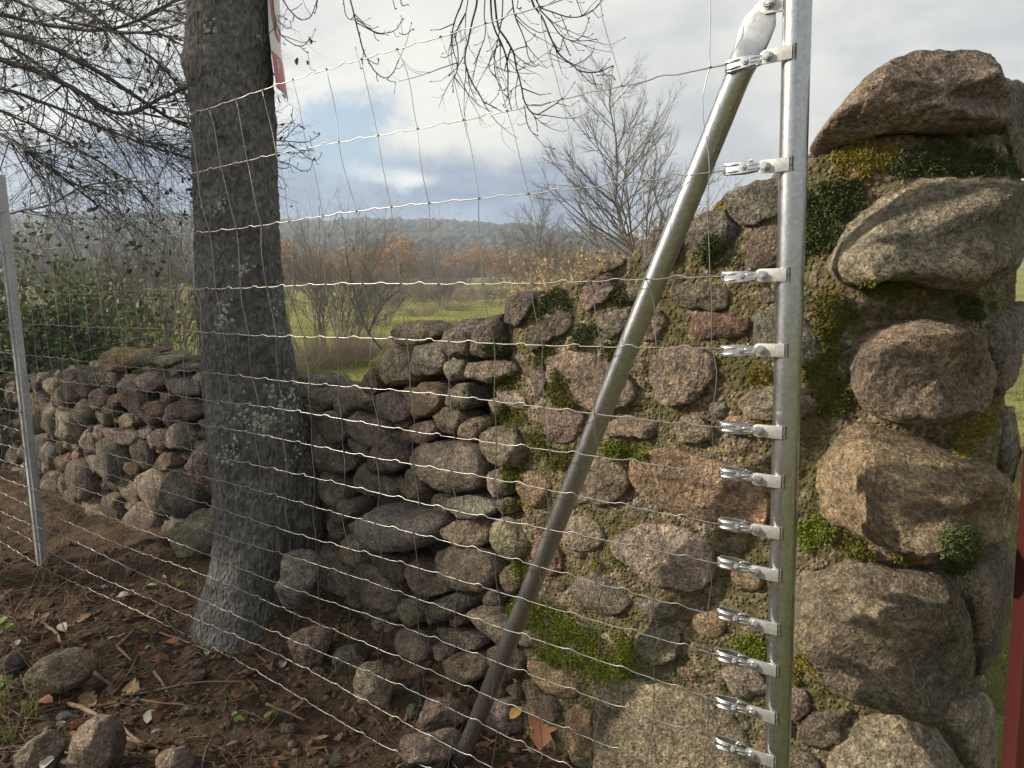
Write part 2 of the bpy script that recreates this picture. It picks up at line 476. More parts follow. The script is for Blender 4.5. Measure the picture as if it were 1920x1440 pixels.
# ================================================================ ground
def ground_z(x, y):
    x = np.asarray(x, float); y = np.asarray(y, float)
    s = (x - F0[0])*DV[0] + (y - F0[1])*DV[1]
    n = (x - F0[0])*NV[0] + (y - F0[1])*NV[1]
    z = -0.022 + 0.0*x
    bank = np.clip((n - 0.02)/0.35, 0, 1)
    z = z + 0.10*bank*bank*np.clip((s - 0.4)/1.0, 0, 1)                # soil banked up against the wall foot
    z = z - 0.03*np.clip((0.0 - n)/1.2, 0, 1)
    z = z + 0.10*np.exp(-(((x + 1.07)**2 + (y - 3.03)**2)/.31**2)**1.3)         # soil heaped round the trunk foot
    dist = np.hypot(x, y)
    z = z + np.clip(dist - 22, 0, None)*0.021
    P = np.stack([x, y, 0*x], -1).reshape(-1, 3)
    near = np.clip(1 - (dist - 6)/14, 0, 1).ravel()
    z = z + (near*(0.045*fbm(P, 1.6, 4, 0.55, 3) + 0.034*fbm(P, 9, 5, 0.62, 9)*np.clip(1 - (n.ravel()-0.6)/0.5, 0.15, 1))
             + (1-near)*0.35*fbm(P, 0.05, 3, 0.5, 5)).reshape(z.shape)
    return z
def gz(x, y):
    h = GBVH.ray_cast(Vector((float(x), float(y), 300)), Vector((0, 0, -1)))
    return float(h[0][2]) if h[0] is not None else float(ground_z(np.array([x]), np.array([y]))[0])
def spaced(lo_f, hi_f, step, lo, hi, grow=1.13):
    a = list(np.arange(lo_f, hi_f + step/2, step)); d = step; v = a[-1]
    while v < hi: d *= grow; v += d; a.append(v)
    d = step; v = a[0]
    while v > lo: d *= grow; v -= d; a.insert(0, v)
    return np.array(a)
gx = spaced(-3.3, 0.9, 0.016, -770, 770); gy = spaced(1.0, 4.6, 0.016, -115, 715)
GX, GY = np.meshgrid(gx, gy)
GZ = ground_z(GX, GY)
nx, ny = len(gx), len(gy)
idx = np.arange(nx*ny).reshape(ny, nx)
GF = np.stack([idx[:-1, :-1], idx[:-1, 1:], idx[1:, 1:], idx[1:, :-1]], -1).reshape(-1, 4)
gme = mesh_np('ground', np.stack([GX, GY, GZ], -1).reshape(-1, 3), GF)
gs = (GX - F0[0])*DV[0] + (GY - F0[1])*DV[1]; gn = (GX - F0[0])*NV[0] + (GY - F0[1])*NV[1]
dirt = np.clip((1.05 - gn)/0.35, 0, 1)*np.clip((gs + 0.2)/0.3, 0, 1)
at_ = gme.attributes.new('dirt', 'FLOAT', 'POINT'); at_.data.foreach_set('value', dirt.ravel().astype(np.float32))
ground = link('ground', gme, M['ground']); ground['kind'] = 'structure'
ground['label'] = 'dark dug soil before the wall and green meadow beyond'
GBVH = BVHTree.FromPolygons(np.stack([GX, GY, GZ], -1).reshape(-1, 3).tolist(), GF.tolist())
def hit_ground(px, py):
    r = unit(ray(px, py)); h = GBVH.ray_cast(Vector((0, 0, CAMZ)), Vector(r.tolist()))
    return np.array(h[0]) if h[0] is not None else None

# ---------------------------------------------------------------- wooded hill in the distance
def hill_z(x, y):
    P = np.stack([x, y, 0*x], -1).reshape(-1, 3)
    az = np.arctan2(x, y)                                               # radians, right positive
    ridge = np.interp(np.degrees(az), [-75, -45, -30, -12, 0, 3, 9, 16, 30, 60], [30, 40, 42, 40, 38, 33, 24, 20, 18, 16])
    d = np.hypot(x, y)
    prof = np.clip((d - 160)/320, 0, 1); prof = prof**1.25
    back = np.clip((760 - d)/250, 0, 1)
    z = 2.6 + ridge*prof*np.minimum(1, back + 0.15) + (3.2*fbm(P, 0.012, 4, 0.5, 21)).reshape(x.shape)*prof
    return z
ha = np.linspace(R(-80), R(62), 230); hd = np.concatenate([np.linspace(160, 520, 100), np.linspace(530, 800, 30)])
HA, HD = np.meshgrid(ha, hd); HX = np.sin(HA)*HD; HY = np.cos(HA)*HD
HZ = hill_z(HX, HY); HZ[0] -= 8
hi_ = np.arange(HX.size).reshape(HX.shape)
HF = np.stack([hi_[:-1, :-1], hi_[:-1, 1:], hi_[1:, 1:], hi_[1:, :-1]], -1).reshape(-1, 4)
mh, t = new_mat('wooded_hillside')
nb = t.noise(t.pos, 0.07, 6, 0.65); ns = t.noise(t.pos, 0.28, 5, 0.7)
c = t.mix(t.step(nb, 0.38, 0.62), (0.038, 0.046, 0.028), (0.085, 0.075, 0.050))
c = t.mix(t.step(ns, 0.35, 0.7), t.mix(1.0, c, (0.55, 0.55, 0.55), 'MULTIPLY'), c)
t.put(t.b.inputs['Base Color'], c); t.b.inputs['Roughness'].default_value = 1.0; t.b.inputs['Specular IOR Level'].default_value = 0.1
hill = link('hill', mesh_np('hill', np.stack([HX, HY, HZ], -1).reshape(-1, 3), HF), mh)
hill['kind'] = 'structure'; hill['label'] = 'blue wooded hill under low cloud'
# the far wood on it reads as one mass: lumpy crowns, one object
def ico(sub=1):
    bm = bmesh.new(); bmesh.ops.create_icosphere(bm, subdivisions=sub, radius=1.0)
    V = np.array([v.co[:] for v in bm.verts]); F = [tuple(v.index for v in f.verts) for f in bm.faces]; bm.free(); return V, np.array(F)
IV, IF = ico(1); IV2, IF2 = ico(2)
def scatter_crowns(pts, size, seed):
    g = np.random.default_rng(seed); VV, FF, CC = [], [], []
    for k, p in enumerate(pts):
        s = size*g.uniform(.6, 1.45)
        V = IV*(1 + 0.28*g.standard_normal((len(IV), 1)))*np.array([s*g.uniform(.8, 1.3), s*g.uniform(.8, 1.3), s*g.uniform(.7, 1.15)]) + p + [0, 0, s*.35]
        VV.append(V); FF.append(IF + k*len(IV))
        b = g.uniform(); c = np.array([.036, .046, .026])*(1-b) + np.array([.085, .075, .052])*b
        CC.append(np.tile([*(c*g.uniform(.7, 1.3)), 1.0], (len(IV), 1)))
    me = mesh_np('wood', np.concatenate(VV), np.concatenate(FF))
    a = me.color_attributes.new('tint', 'FLOAT_COLOR', 'POINT'); a.data.foreach_set('color', np.concatenate(CC).astype(np.float32).ravel())
    return me
M['farwood'] = tint_mat('far_wood', 1.0, 0.4, 0.8, 0.0, 0.1)
g = np.random.default_rng(5); pts = []
while len(pts) < 7500:
    a = g.uniform(R(-46), R(24)); d = 168 + 320*g.uniform()**0.8
    x, y = math.sin(a)*d, math.cos(a)*d
    if vnoise(np.array([[x*.024, y*.024, 0]]), 4)[0] > -0.45: pts.append((x, y))
pa = np.array(pts); pz = hill_z(pa[:, 0], pa[:, 1])
o = link('hillside_wood', scatter_crowns(np.column_stack([pa, pz]), 1.6, 6), M['farwood'])
o['kind'] = 'stuff'; o['label'] = 'far trees covering the blue hillside'

# ================================================================ walls
FACE = [(14, 1.3), (9, .85), (6, .62), (4.6, .55), (3.5, .53), (2.4, .56), (1.7, .44), (1.05, .30), (.6, .27), (.2, .275), (-.05, .285), (-.15, .305), (-.225, .355), (-.265, .44), (-.285, .60), (-.30, .80), (-.27, 1.02), (-.1, 1.08)]
FP = np.array([F0 + DV*s + NV*n for s, n in FACE])
seg = np.diff(FP, axis=0); SL = np.linalg.norm(seg, axis=1); UC = np.concatenate([[0], np.cumsum(SL)])
def face_pt(u):
    u = np.clip(u, 0, UC[-1]); return np.array([np.interp(u, UC, FP[:, 0]), np.interp(u, UC, FP[:, 1])])
def face_n(u, h=0.05):
    tt = face_pt(u + h) - face_pt(u - h); tt = tt/np.linalg.norm(tt)
    return np.array([tt[1], -tt[0]])             # outward, to the camera side
def hit_face(px, py):
    """(u, world point) of the first crossing of a pixel's ray with the wall face"""
    r = ray(px, py); d = r[:2]; best = None
    for i in range(len(seg)):
        A = np.array([[d[0], -seg[i][0]], [d[1], -seg[i][1]]])
        det = np.linalg.det(A)
        if abs(det) < 1e-9: continue
        t_, k = np.linalg.solve(A, FP[i])
        if t_ > 0 and -1e-6 <= k <= 1 + 1e-6 and (best is None or t_ < best[0]): best = (t_, UC[i] + k*SL[i])
    if best is None:                               # just past the rounded end: use the depth of the end
        angs = FP[:, 0]/FP[:, 1]; j = int(np.argmax(angs))
        t_ = FP[j][1]/d[1]; best = (t_, UC[j])
    return best[1], np.array([0, 0, CAMZ]) + r*best[0]
n_test = face_n(UC[9]); assert n_test @ (-NV) > 0.5

def chaikin(P, n):
    P = np.asarray(P, float)
    for _ in range(n):
        Q = np.roll(P, -1, axis=0); P = np.stack([.75*P + .25*Q, .25*P + .75*Q], 1).reshape(-1, P.shape[1])
    return P
def resample(P, N):
    Q = np.vstack([P, P[:1]]); L = np.concatenate([[0], np.cumsum(np.linalg.norm(np.diff(Q, axis=0), axis=1))])
    t_ = np.linspace(0, L[-1], N, endpoint=False)
    return np.stack([np.interp(t_, L, Q[:, k]) for k in range(P.shape[1])], 1)
ALLV, ALLF = [], []; allk = 0
def note(V, F):
    global allk
    ALLV.append(np.asarray(V)); ALLF.extend([tuple(int(i) + allk for i in f) for f in F]); allk += len(V)
def lump(out2, T, U, N, C, Bf, Db, p=2.5, rf=8, rb=4, seed=0, amp=.05, lo=2.2, facets=7, flim=(.70, .95)):
    """closed stone: outline (a,b,off) in axes T,U with bulge Bf along N in front and Db behind"""
    n = len(out2); V = []; 
    for k in range(rf):
        ph = k/rf*math.pi/2; r = math.cos(ph)**(2/p); f = math.sin(ph)**(2/p)
        V.append(np.column_stack([out2[:, 0]*r, out2[:, 1]*r, out2[:, 2]*r + Bf*f]))
    V.append(np.array([[0, 0, Bf]]))
    for k in range(1, rb):
        ph = k/rb*math.pi/2; r = math.cos(ph)**(2/p); f = math.sin(ph)**(2/p)
        V.append(np.column_stack([out2[:, 0]*r, out2[:, 1]*r, out2[:, 2]*r - Db*f]))
    V.append(np.array([[0, 0, -Db]]))
    L = np.concatenate(V)
    fg = np.random.default_rng(seed + 5000); hs = np.array([np.ptp(out2[:, 0])/2, np.ptp(out2[:, 1])/2, max(Bf, 1e-3)])
    Q = L/hs
    for _ in range(facets):
        dd = fg.normal(0, 1, 3)*[1, 1, .9]; dd[2] = abs(dd[2]) + .15; dd /= np.linalg.norm(dd); lim = fg.uniform(*flim)
        ov = np.clip(Q @ dd - lim, 0, None); Q = Q - np.outer(ov*.82, dd)
    L = Q*hs
    W = C + L[:, :1]*T + L[:, 1:2]*U + L[:, 2:3]*N
    size = math.sqrt(max(1e-6, np.ptp(out2[:, 0])*np.ptp(out2[:, 1])))
    nd = np.column_stack([L[:, 0]/(np.ptp(out2[:, 0])**2), L[:, 1]/(np.ptp(out2[:, 1])**2), L[:, 2]/((Bf+Db)**2)])
    nd /= np.linalg.norm(nd, axis=1)[:, None] + 1e-9
    ND = nd[:, :1]*T + nd[:, 1:2]*U + nd[:, 2:3]*N
    off = np.array([seed*3.17, seed*1.31, seed*0.77])
    q = fbm(W + off, lo/size, 3, .5, seed % 91)
    rid = np.abs(fbm(W + off, 2.2*lo/size, 3, .55, 7 + seed % 53)) - .22
    fi = fbm(W, 48, 4, .65, 5)
    W = W + ND*(amp*size*(1.0*q + .15*rid) + min(.009, .08*size)*fi)[:, None]
    F = []
    fr = rf; pole = fr*n
    for k in range(fr-1):
        for j in range(n):
            j2 = (j+1) % n; F.append((k*n+j, k*n+j2, (k+1)*n+j2, (k+1)*n+j))
    for j in range(n): F.append(((fr-1)*n+j, (fr-1)*n+(j+1) % n, pole))
    base = pole + 1
    prev = 0
    for k in range(1, rb):
        cur = base + (k-1)*n
        for j in range(n):
            j2 = (j+1) % n; F.append((prev+j2, prev+j, cur+j, cur+j2))
        prev = cur
    pb = base + (rb-1)*n
    for j in range(n): F.append((prev+(j+1) % n, prev+j, pb))
    return W, F

TINTS = {'g': (.225, .212, .195), 'b': (.200, .178, .150), 'p': (.255, .213, .190), 'o': (.30, .235, .165), 'd': (.150, .142, .132), 'r': (.205, .140, .115), 'l': (.300, .278, .245), 't': (.34, .275, .19)}
def tint(code, g):
    c = np.array(TINTS[code])*1.85; return tuple(np.clip(c*g.uniform(.86, 1.14)*(1 + .05*g.standard_normal(3)), .02, .8))

srng = np.random.default_rng(11)
CIRC = []           # (u, z, radius) of every traced stone, to pack others round them
def traced_stone(parent, poly, code, big=False, bulge=.30, depth=.55, p=2.5, push=0.0, name='stone', amp=.05):
    N = 100 if big else 40
    pts = [hit_face(x, y) for x, y in poly]
    W = np.array([q[1] for q in pts]); u = float(np.median([q[0] for q in pts]))
    W = resample(chaikin(W, 2), N)
    C = W.mean(0); n2 = face_n(u, .10); Nn = np.array([n2[0], n2[1], 0]); U = Z3; T = np.cross(U, Nn)
    rel = W - C
    o2 = np.column_stack([rel @ T, rel @ U, rel @ Nn])
    w_, h_ = np.ptp(o2[:, 0]), np.ptp(o2[:, 1]); m_ = min(w_, h_)
    cpx = np.mean(poly, axis=0); c0 = max(0.0, float((hit_face(*cpx)[1] - C) @ Nn))
    if big:
        for (vx, vy) in poly:
            for f in (.35, .65):
                hp = hit_face(cpx[0] + (vx-cpx[0])*f, cpx[1] + (vy-cpx[1])*f)[1]; ov = hit_face(vx, vy)[1]
                c0 = max(c0, float((hp - C) @ Nn) - f*float((ov - C) @ Nn))      # how far the rounded corner stands proud of the chord
    C = C + Nn*push
    V, F = lump(o2, T, U, Nn, C, bulge*m_ + c0, depth*m_ + .03, p, 34 if big else 12, 6 if big else 4, int(srng.integers(1, 900)), amp, facets=6 if big else 9, flim=(.92, 1.04) if big else (.72, .98))
    me = mesh_np(name, V - C, F)
    note(V, F)
    CIRC.append((u, C[2], w_/2, h_/2))
    return link(name, me, M['stone'], parent, C - np.array(parent.location), tint(code, srng))

mw = empty('mortared_stone_wall', fp(.25, .35, 0))
tag(mw, 'tall mortared wall end of big rounded boulders with moss in the joints', 'stone wall')
dw = empty('dry_stone_wall', fp(2.6, .6, 0))
tag(dw, 'low tumbledown dry stone wall of grey rubble behind the tree trunk', 'stone wall')

BIG = [  # boulders of the wall end: outline in the photograph, tint, bulge
 ([(1520,267),(1563,213),(1613,157),(1680,113),(1747,105),(1813,110),(1843,133),(1850,160),(1867,187),(1880,233),(1847,256),(1763,256),(1663,250),(1627,262),(1580,280),(1533,285)],'g',.34,.9),
 ([(1847,150),(1885,150),(1930,170),(1960,220),(1950,300),(1905,345),(1880,300),(1868,220)],'g',.25,.8),
 ([(1633,370),(1663,343),(1713,328),(1780,323),(1847,337),(1880,363),(1890,393),(1887,440),(1867,493),(1847,520),(1780,545),(1730,540),(1697,523),(1630,522),(1587,535),(1557,517),(1547,500),(1560,467),(1590,400)],'l',.26,.6),
 ([(1627,577),(1663,573),(1707,583),(1773,590),(1820,630),(1847,687),(1840,747),(1813,780),(1763,790),(1697,787),(1630,773),(1600,747),(1592,707),(1588,647),(1588,620),(1613,597)],'p',.26,.6),
 ([(1835,610),(1875,590),(1905,560),(1917,590),(1908,640),(1893,707),(1867,743),(1850,740),(1850,680)],'g',.35,.7),
 ([(1497,790),(1580,785),(1647,790),(1685,800),(1740,825),(1790,843),(1835,855),(1862,875),(1872,910),(1860,947),(1830,967),(1780,980),(1697,985),(1613,993),(1580,995),(1557,987),(1533,970),(1520,960),(1493,913),(1490,847)],'o',.20,.6),
 ([(1877,757),(1907,780),(1903,813),(1907,873),(1880,940),(1870,897),(1860,847),(1867,780)],'g',.4,.8),
 ([(1520,1033),(1547,1017),(1573,1023),(1600,1047),(1647,1047),(1680,1063),(1730,1060),(1763,1060),(1787,1093),(1813,1147),(1813,1227),(1800,1287),(1763,1310),(1713,1307),(1663,1287),(1597,1267),(1547,1243),(1513,1223),(1487,1193),(1487,1133),(1490,1077),(1493,1040)],'b',.30,.6),
 ([(1787,1070),(1833,1043),(1873,993),(1893,993),(1880,1093),(1867,1193),(1843,1233),(1820,1277),(1817,1193),(1800,1110)],'b',.3,.7),
 ([(1597,1020),(1663,1007),(1713,997),(1763,997),(1773,1020),(1760,1057),(1713,1053),(1663,1043),(1613,1037)],'o',.35,1.2),
 ([(1553,1410),(1580,1380),(1607,1337),(1663,1335),(1713,1337),(1747,1360),(1780,1393),(1800,1480),(1780,1600),(1650,1630),(1560,1570),(1545,1460)],'l',.26,.6),
 ([(1760,1320),(1800,1300),(1827,1287),(1833,1343),(1840,1393),(1838,1530),(1810,1500),(1780,1400)],'l',.3,.8),
 ([(1120,1310),(1140,1275),(1190,1265),(1250,1280),(1320,1300),(1380,1330),(1420,1370),(1430,1440),(1430,1560),(1300,1600),(1180,1580),(1125,1500),(1118,1400)],'l',.13,.5),
 ([(1430,1420),(1500,1400),(1545,1420),(1550,1520),(1520,1640),(1450,1650),(1430,1540)],'b',.25,.6),
 ([(1180,860),(1240,835),(1300,850),(1360,865),(1440,880),(1450,985),(1400,988),(1340,975),(1270,965),(1210,935),(1183,900)],'t',.16,.6),
 ([(1143,1020),(1167,997),(1207,980),(1270,983),(1330,1000),(1345,1060),(1330,1100),(1290,1105),(1247,1097),(1220,1087),(1187,1057),(1153,1037)],'l',.26,.6),
 ([(1230,660),(1270,645),(1310,650),(1345,670),(1340,710),(1310,745),(1280,760),(1240,758),(1227,730),(1223,690)],'p',.22,.6),
 ([(1023,663),(1057,657),(1107,660),(1160,687),(1190,713),(1200,745),(1170,765),(1107,768),(1073,757),(1043,743),(1033,707)],'p',.22,.6)]
for poly, c, bu, de in BIG: traced_stone(mw, poly, c, True, bu*(.48 if np.mean(poly, axis=0)[0] < 1800 else .30), de, 4.2, amp=.026, push=.010)
MID = [
 ([(1363,353),(1413,337),(1470,332),(1495,360),(1475,395),(1430,417),(1393,427),(1373,407),(1360,377)],'d'),
 ([(1397,447),(1423,430),(1457,420),(1500,440),(1495,500),(1455,512),(1423,515),(1397,510),(1393,480)],'b'),
 ([(1285,420),(1320,395),(1355,385),(1365,410),(1385,430),(1360,470),(1310,480),(1285,470)],'d'),
 ([(1205,455),(1240,425),(1280,415),(1285,455),(1260,500),(1215,515),(1195,490)],'d'),
 ([(1262,535),(1313,527),(1360,535),(1372,555),(1365,580),(1325,585),(1280,583),(1258,560)],'b'),
 ([(1290,590),(1347,585),(1403,590),(1410,613),(1397,632),(1347,637),(1297,635),(1283,620)],'r'),
 ([(1417,583),(1455,578),(1500,590),(1538,620),(1545,655),(1527,685),(1495,690),(1440,680),(1413,655),(1413,610)],'g'),
 ([(1390,740),(1413,723),(1443,713),(1497,727),(1543,760),(1540,775),(1497,785),(1440,790),(1397,780),(1383,763)],'g'),
 ([(997,687),(1013,673),(1027,693),(1033,733),(1017,747),(997,733)],'b'),
 ([(1133,797),(1173,773),(1233,780),(1240,813),(1220,827),(1173,820),(1135,818)],'p'),
 ([(1010,760),(1057,763),(1100,770),(1110,800),(1083,833),(1040,830),(1020,813),(1010,790)],'p'),
 ([(1262,790),(1290,770),(1320,785),(1343,808),(1335,825),(1300,833),(1270,825)],'p'),
 ([(1100,857),(1160,853),(1180,880),(1187,923),(1140,947),(1093,943),(1083,907)],'b'),
 ([(977,887),(1000,877),(1033,900),(1040,933),(1013,957),(980,947),(973,910)],'o'),
 ([(1073,1087),(1100,1073),(1160,1083),(1193,1107),(1190,1133),(1150,1153),(1100,1150),(1073,1127)],'g'),
 ([(1190,1127),(1213,1120),(1257,1127),(1273,1147),(1250,1160),(1213,1157),(1193,1147)],'l'),
 ([(1190,1187),(1227,1177),(1275,1170),(1290,1200),(1275,1230),(1240,1247),(1213,1240),(1193,1220)],'b'),
 ([(1478,1285),(1513,1290),(1522,1320),(1510,1345),(1487,1352),(1470,1340),(1465,1305)],'g'),
 ([(1527,1330),(1600,1325),(1605,1345),(1593,1380),(1547,1397),(1493,1393),(1497,1360)],'b'),
 ([(1350,1225),(1400,1240),(1440,1270),(1445,1310),(1400,1315),(1360,1285)],'l'),
 ([(1300,1150),(1340,1140),(1365,1160),(1355,1195),(1315,1200),(1295,1180)],'o'),
 ([(1370,1050),(1420,1060),(1440,1090),(1415,1115),(1375,1105)],'o'),
 ([(993,1217),(1017,1227),(1040,1250),(1070,1260),(1083,1280),(1097,1303),(1057,1310),(1027,1297),(1000,1270),(990,1243)],'t'),
 ([(1060,1323),(1107,1317),(1117,1360),(1120,1427),(1083,1417),(1060,1387)],'t'),
 ([(983,1267),(1010,1293),(1057,1313),(1053,1343),(1030,1357),(1003,1330),(987,1300)],'b'),
 ([(1050,975),(1090,960),(1130,980),(1135,1020),(1100,1050),(1060,1040),(1045,1005)],'l'),
 ([(1010,1000),(1040,1010),(1060,1050),(1050,1085),(1015,1080),(1000,1040)],'o'),
 ([(1117,593),(1160,577),(1187,580),(1173,623),(1140,640),(1117,627)],'b'),
 ([(1195,580),(1240,575),(1255,610),(1240,640),(1200,640),(1185,610)],'b'),
 ([(1083,557),(1123,520),(1153,505),(1170,517),(1160,547),(1120,573),(1097,587),(1083,577)],'p'),
 ([(1087,523),(1107,500),(1147,487),(1187,478),(1167,500),(1123,517),(1093,537)],'o'),
 ([(980,667),(993,627),(1023,593),(1060,577),(1077,590),(1077,613),(1057,633),(1007,653)],'d'),
 ([(947,567),(973,547),(1000,543),(1007,563),(993,587),(973,613),(947,613),(943,590)],'d'),
 ([(930,733),(950,727),(973,733),(993,757),(980,770),(947,760)],'l')]
for poly, c in MID: traced_stone(mw, poly, c, False, .17, .8, 3.6, amp=.045, push=.004)
DRY = [
 ([(732,623),(753,603),(783,598),(813,607),(830,623),(817,635),(777,650),(740,643)],'d'),
 ([(837,637),(847,613),(870,597),(893,600),(903,613),(893,660),(873,673),(853,673),(837,653)],'d'),
 ([(770,680),(777,647),(800,640),(833,643),(847,680),(827,703),(793,707),(777,697)],'g'),
 ([(713,687),(720,653),(750,647),(770,653),(773,687),(780,720),(757,730),(723,720)],'g'),
 ([(683,713),(713,677),(717,720),(707,740),(683,733)],'d'),
 ([(663,733),(683,723),(707,737),(703,763),(677,770),(663,753)],'g'),
 ([(703,743),(723,733),(753,737),(770,757),(763,790),(733,790),(707,770)],'g'),
 ([(757,773),(780,730),(807,710),(840,717),(840,747),(827,773),(787,787)],'b'),
 ([(837,757),(847,723),(867,713),(887,727),(897,747),(880,767),(853,767)],'b'),
 ([(870,687),(893,677),(940,670),(973,680),(977,700),(940,710),(900,723),(880,720)],'p'),
 ([(887,650),(900,613),(927,590),(947,577),(943,613),(953,640),(940,667),(913,672),(893,667)],'d'),
 ([(813,777),(833,763),(873,773),(870,800),(847,817),(823,810)],'b'),
 ([(863,807),(880,783),(907,780),(907,803),(893,830),(870,827)],'b'),
 ([(650,803),(663,767),(700,780),(740,797),(733,827),(700,843),(663,827)],'g'),
 ([(763,807),(780,793),(813,787),(827,803),(807,830),(773,830)],'p'),
 ([(693,853),(733,817),(763,803),(770,840),(767,877),(733,893),(700,883)],'d'),
 ([(775,853),(783,833),(827,823),(873,827),(913,860),(910,900),(887,920),(840,927),(790,917),(777,890)],'g'),
 ([(900,817),(927,800),(963,800),(973,820),(1000,857),(973,877),(940,870),(907,853)],'b'),
 ([(910,900),(923,880),(947,873),(973,890),(967,920),(933,937),(913,927)],'p'),
 ([(667,880),(690,863),(723,887),(757,913),(740,930),(690,930),(670,910)],'b'),
 ([(640,1000),(667,983),(720,945),(800,930),(845,965),(830,1010),(780,1035),(720,1035),(660,1033)],'g'),
 ([(833,955),(853,930),(900,927),(933,940),(930,965),(893,970),(850,972)],'g'),
 ([(820,1000),(847,980),(887,967),(923,973),(920,1013),(900,1027),(853,1023),(823,1013)],'b'),
 ([(810,1047),(833,1023),(873,1020),(923,1030),(943,1057),(940,1087),(903,1113),(860,1103),(827,1087),(810,1067)],'b'),
 ([(767,1057),(780,1047),(813,1070),(853,1103),(827,1117),(780,1117),(768,1093)],'b'),
 ([(703,1037),(740,1033),(770,1047),(763,1093),(733,1097),(713,1067)],'d'),
 ([(747,1147),(760,1120),(790,1113),(807,1133),(800,1160),(773,1173),(750,1167)],'b'),
 ([(793,1147),(827,1120),(867,1110),(890,1120),(880,1140),(847,1160),(807,1173)],'b'),
 ([(840,1160),(857,1143),(873,1150),(870,1170),(853,1177)],'b'),
 ([(903,1123),(920,1103),(947,1100),(947,1127),(920,1140)],'d'),
 ([(813,1177),(840,1173),(890,1190),(910,1207),(893,1220),(853,1210),(820,1197)],'b'),
 ([(740,1187),(773,1173),(807,1193),(810,1227),(787,1247),(753,1237)],'b'),
 ([(810,1213),(833,1200),(857,1213),(840,1237),(817,1237)],'b'),
 ([(827,1247),(853,1223),(893,1223),(913,1237),(907,1270),(873,1280),(840,1270)],'b'),
 ([(907,1227),(923,1207),(967,1207),(990,1217),(987,1253),(960,1277),(930,1270)],'b'),
 ([(920,997),(933,967),(960,973),(987,1000),(1000,1027),(973,1053),(950,1047),(927,1023)],'l'),
 ([(937,1080),(947,1060),(973,1057),(980,1093),(967,1117),(943,1110)],'b'),
 ([(873,1150),(893,1133),(933,1153),(973,1177),(1017,1190),(1020,1207),(1000,1215),(967,1200),(923,1203),(887,1187)],'l'),
 ([(570,745),(590,727),(622,730),(628,755),(600,775),(575,770)],'g'),
 ([(622,760),(640,735),(662,745),(660,775),(635,785)],'g'),
 ([(590,790),(630,780),(655,800),(650,830),(610,835)],'d'),
 ([(600,850),(640,838),(670,855),(665,885),(620,890)],'d'),
 ([(620,950),(650,930),(668,955),(650,985),(625,980)],'g'),
 ([(182,680),(200,657),(227,650),(247,657),(247,680),(233,697),(190,695)],'t'),
 ([(247,667),(300,663),(337,667),(337,680),(293,687),(253,683)],'g'),
 ([(277,657),(297,647),(310,657),(300,663)],'p'),
 ([(253,710),(277,697),(310,693),(317,713),(300,733),(263,740)],'g'),
 ([(323,687),(347,680),(363,687),(360,700),(327,700)],'g'),
 ([(310,727),(320,707),(353,707),(377,720),(383,733),(367,743),(327,743)],'g'),
 ([(360,707),(377,697),(390,715),(378,733)],'l'),
 ([(303,787),(320,753),(360,743),(387,757),(383,780),(340,793)],'g'),
 ([(260,773),(277,750),(303,753),(307,780),(293,797),(267,797)],'b'),
 ([(200,763),(210,740),(233,737),(233,750),(217,767)],'r'),
 ([(163,757),(177,727),(200,733),(200,763),(180,770)],'l'),
 ([(220,790),(240,770),(258,780),(255,800),(230,803)],'l'),
 ([(190,800),(230,808),(270,805),(265,828),(225,838),(195,825)],'g'),
 ([(275,815),(300,800),(325,815),(320,840),(290,845)],'l'),
 ([(290,870),(310,845),(335,850),(335,880),(305,885)],'b')]
for poly, c in DRY: traced_stone(dw, poly, c, False, .34, 1.1, 3.0, amp=.055)

# ---- mortar body of the wall end
TOPPX = [(1890,260),(1760,258),(1660,258),(1580,282),(1525,300),(1505,330),(1460,350),(1360,368),(1330,395),(1200,462),(1180,485),(1080,528),(980,566),(900,620),(860,660)]
tu, tz = zip(*[(lambda h: (h[0], h[1][2]))(hit_face(x, y)) for x, y in TOPPX])
o_ = np.argsort(tu); tu = np.array(tu)[o_]; tz = np.array(tz)[o_]
u0, _ = hit_face(900, 800); u1 = UC[-1]
nu, nv_, nt = 300, 230, 26
us = np.linspace(u0, u1, nu); VV = np.zeros((nv_ + nt, nu, 3))
spine = np.array([F0 + DV*max(.05, min(s_, 2)) + NV*.72 for s_ in [((face_pt(u) - F0) @ DV) for u in us]])
for i, u in enumerate(us):
    P = face_pt(u); n2 = face_n(u, .06); top = np.interp(u, tu, tz)
    VV[:nv_, i, :2] = P; VV[:nv_, i, 2] = np.linspace(-.15, top, nv_)
    k = np.linspace(0, 1, nt + 1)[1:]
    VV[nv_:, i, :2] = P*(1-k[:, None]) + spine[i]*k[:, None]; VV[nv_:, i, 2] = top + .04*np.sin(k*2.0)
NN = np.zeros_like(VV)
for i, u in enumerate(us):
    n2 = face_n(u, .06); NN[:nv_, i, :2] = n2; NN[nv_:, i, 2] = 1
Pf = VV.reshape(-1, 3)
dsp = .000 + .014*fbm(Pf, 9, 4, .55, 31) + .011*fbm(Pf, 42, 4, .65, 37)
ed = np.clip((us - us[0])/.18, 0, 1)                # tucks behind the dry stones on its left
dsp = dsp.reshape(VV.shape[:2]) + .006*np.clip((us - UC[10])/.12, 0, 1)[None, :]
VV += NN*(dsp - (1-ed)[None, :]*.07)[..., None]
ii = np.arange(VV.shape[0]*nu).reshape(VV.shape[0], nu)
MF = np.stack([ii[:-1, :-1], ii[1:, :-1], ii[1:, 1:], ii[:-1, 1:]], -1).reshape(-1, 4)[:, ::-1]
V_ = VV.reshape(-1, 3); note(V_, MF.tolist())
link('mortar', mesh_np('mortar', local(mw, V_), MF), M['mortar'], mw)

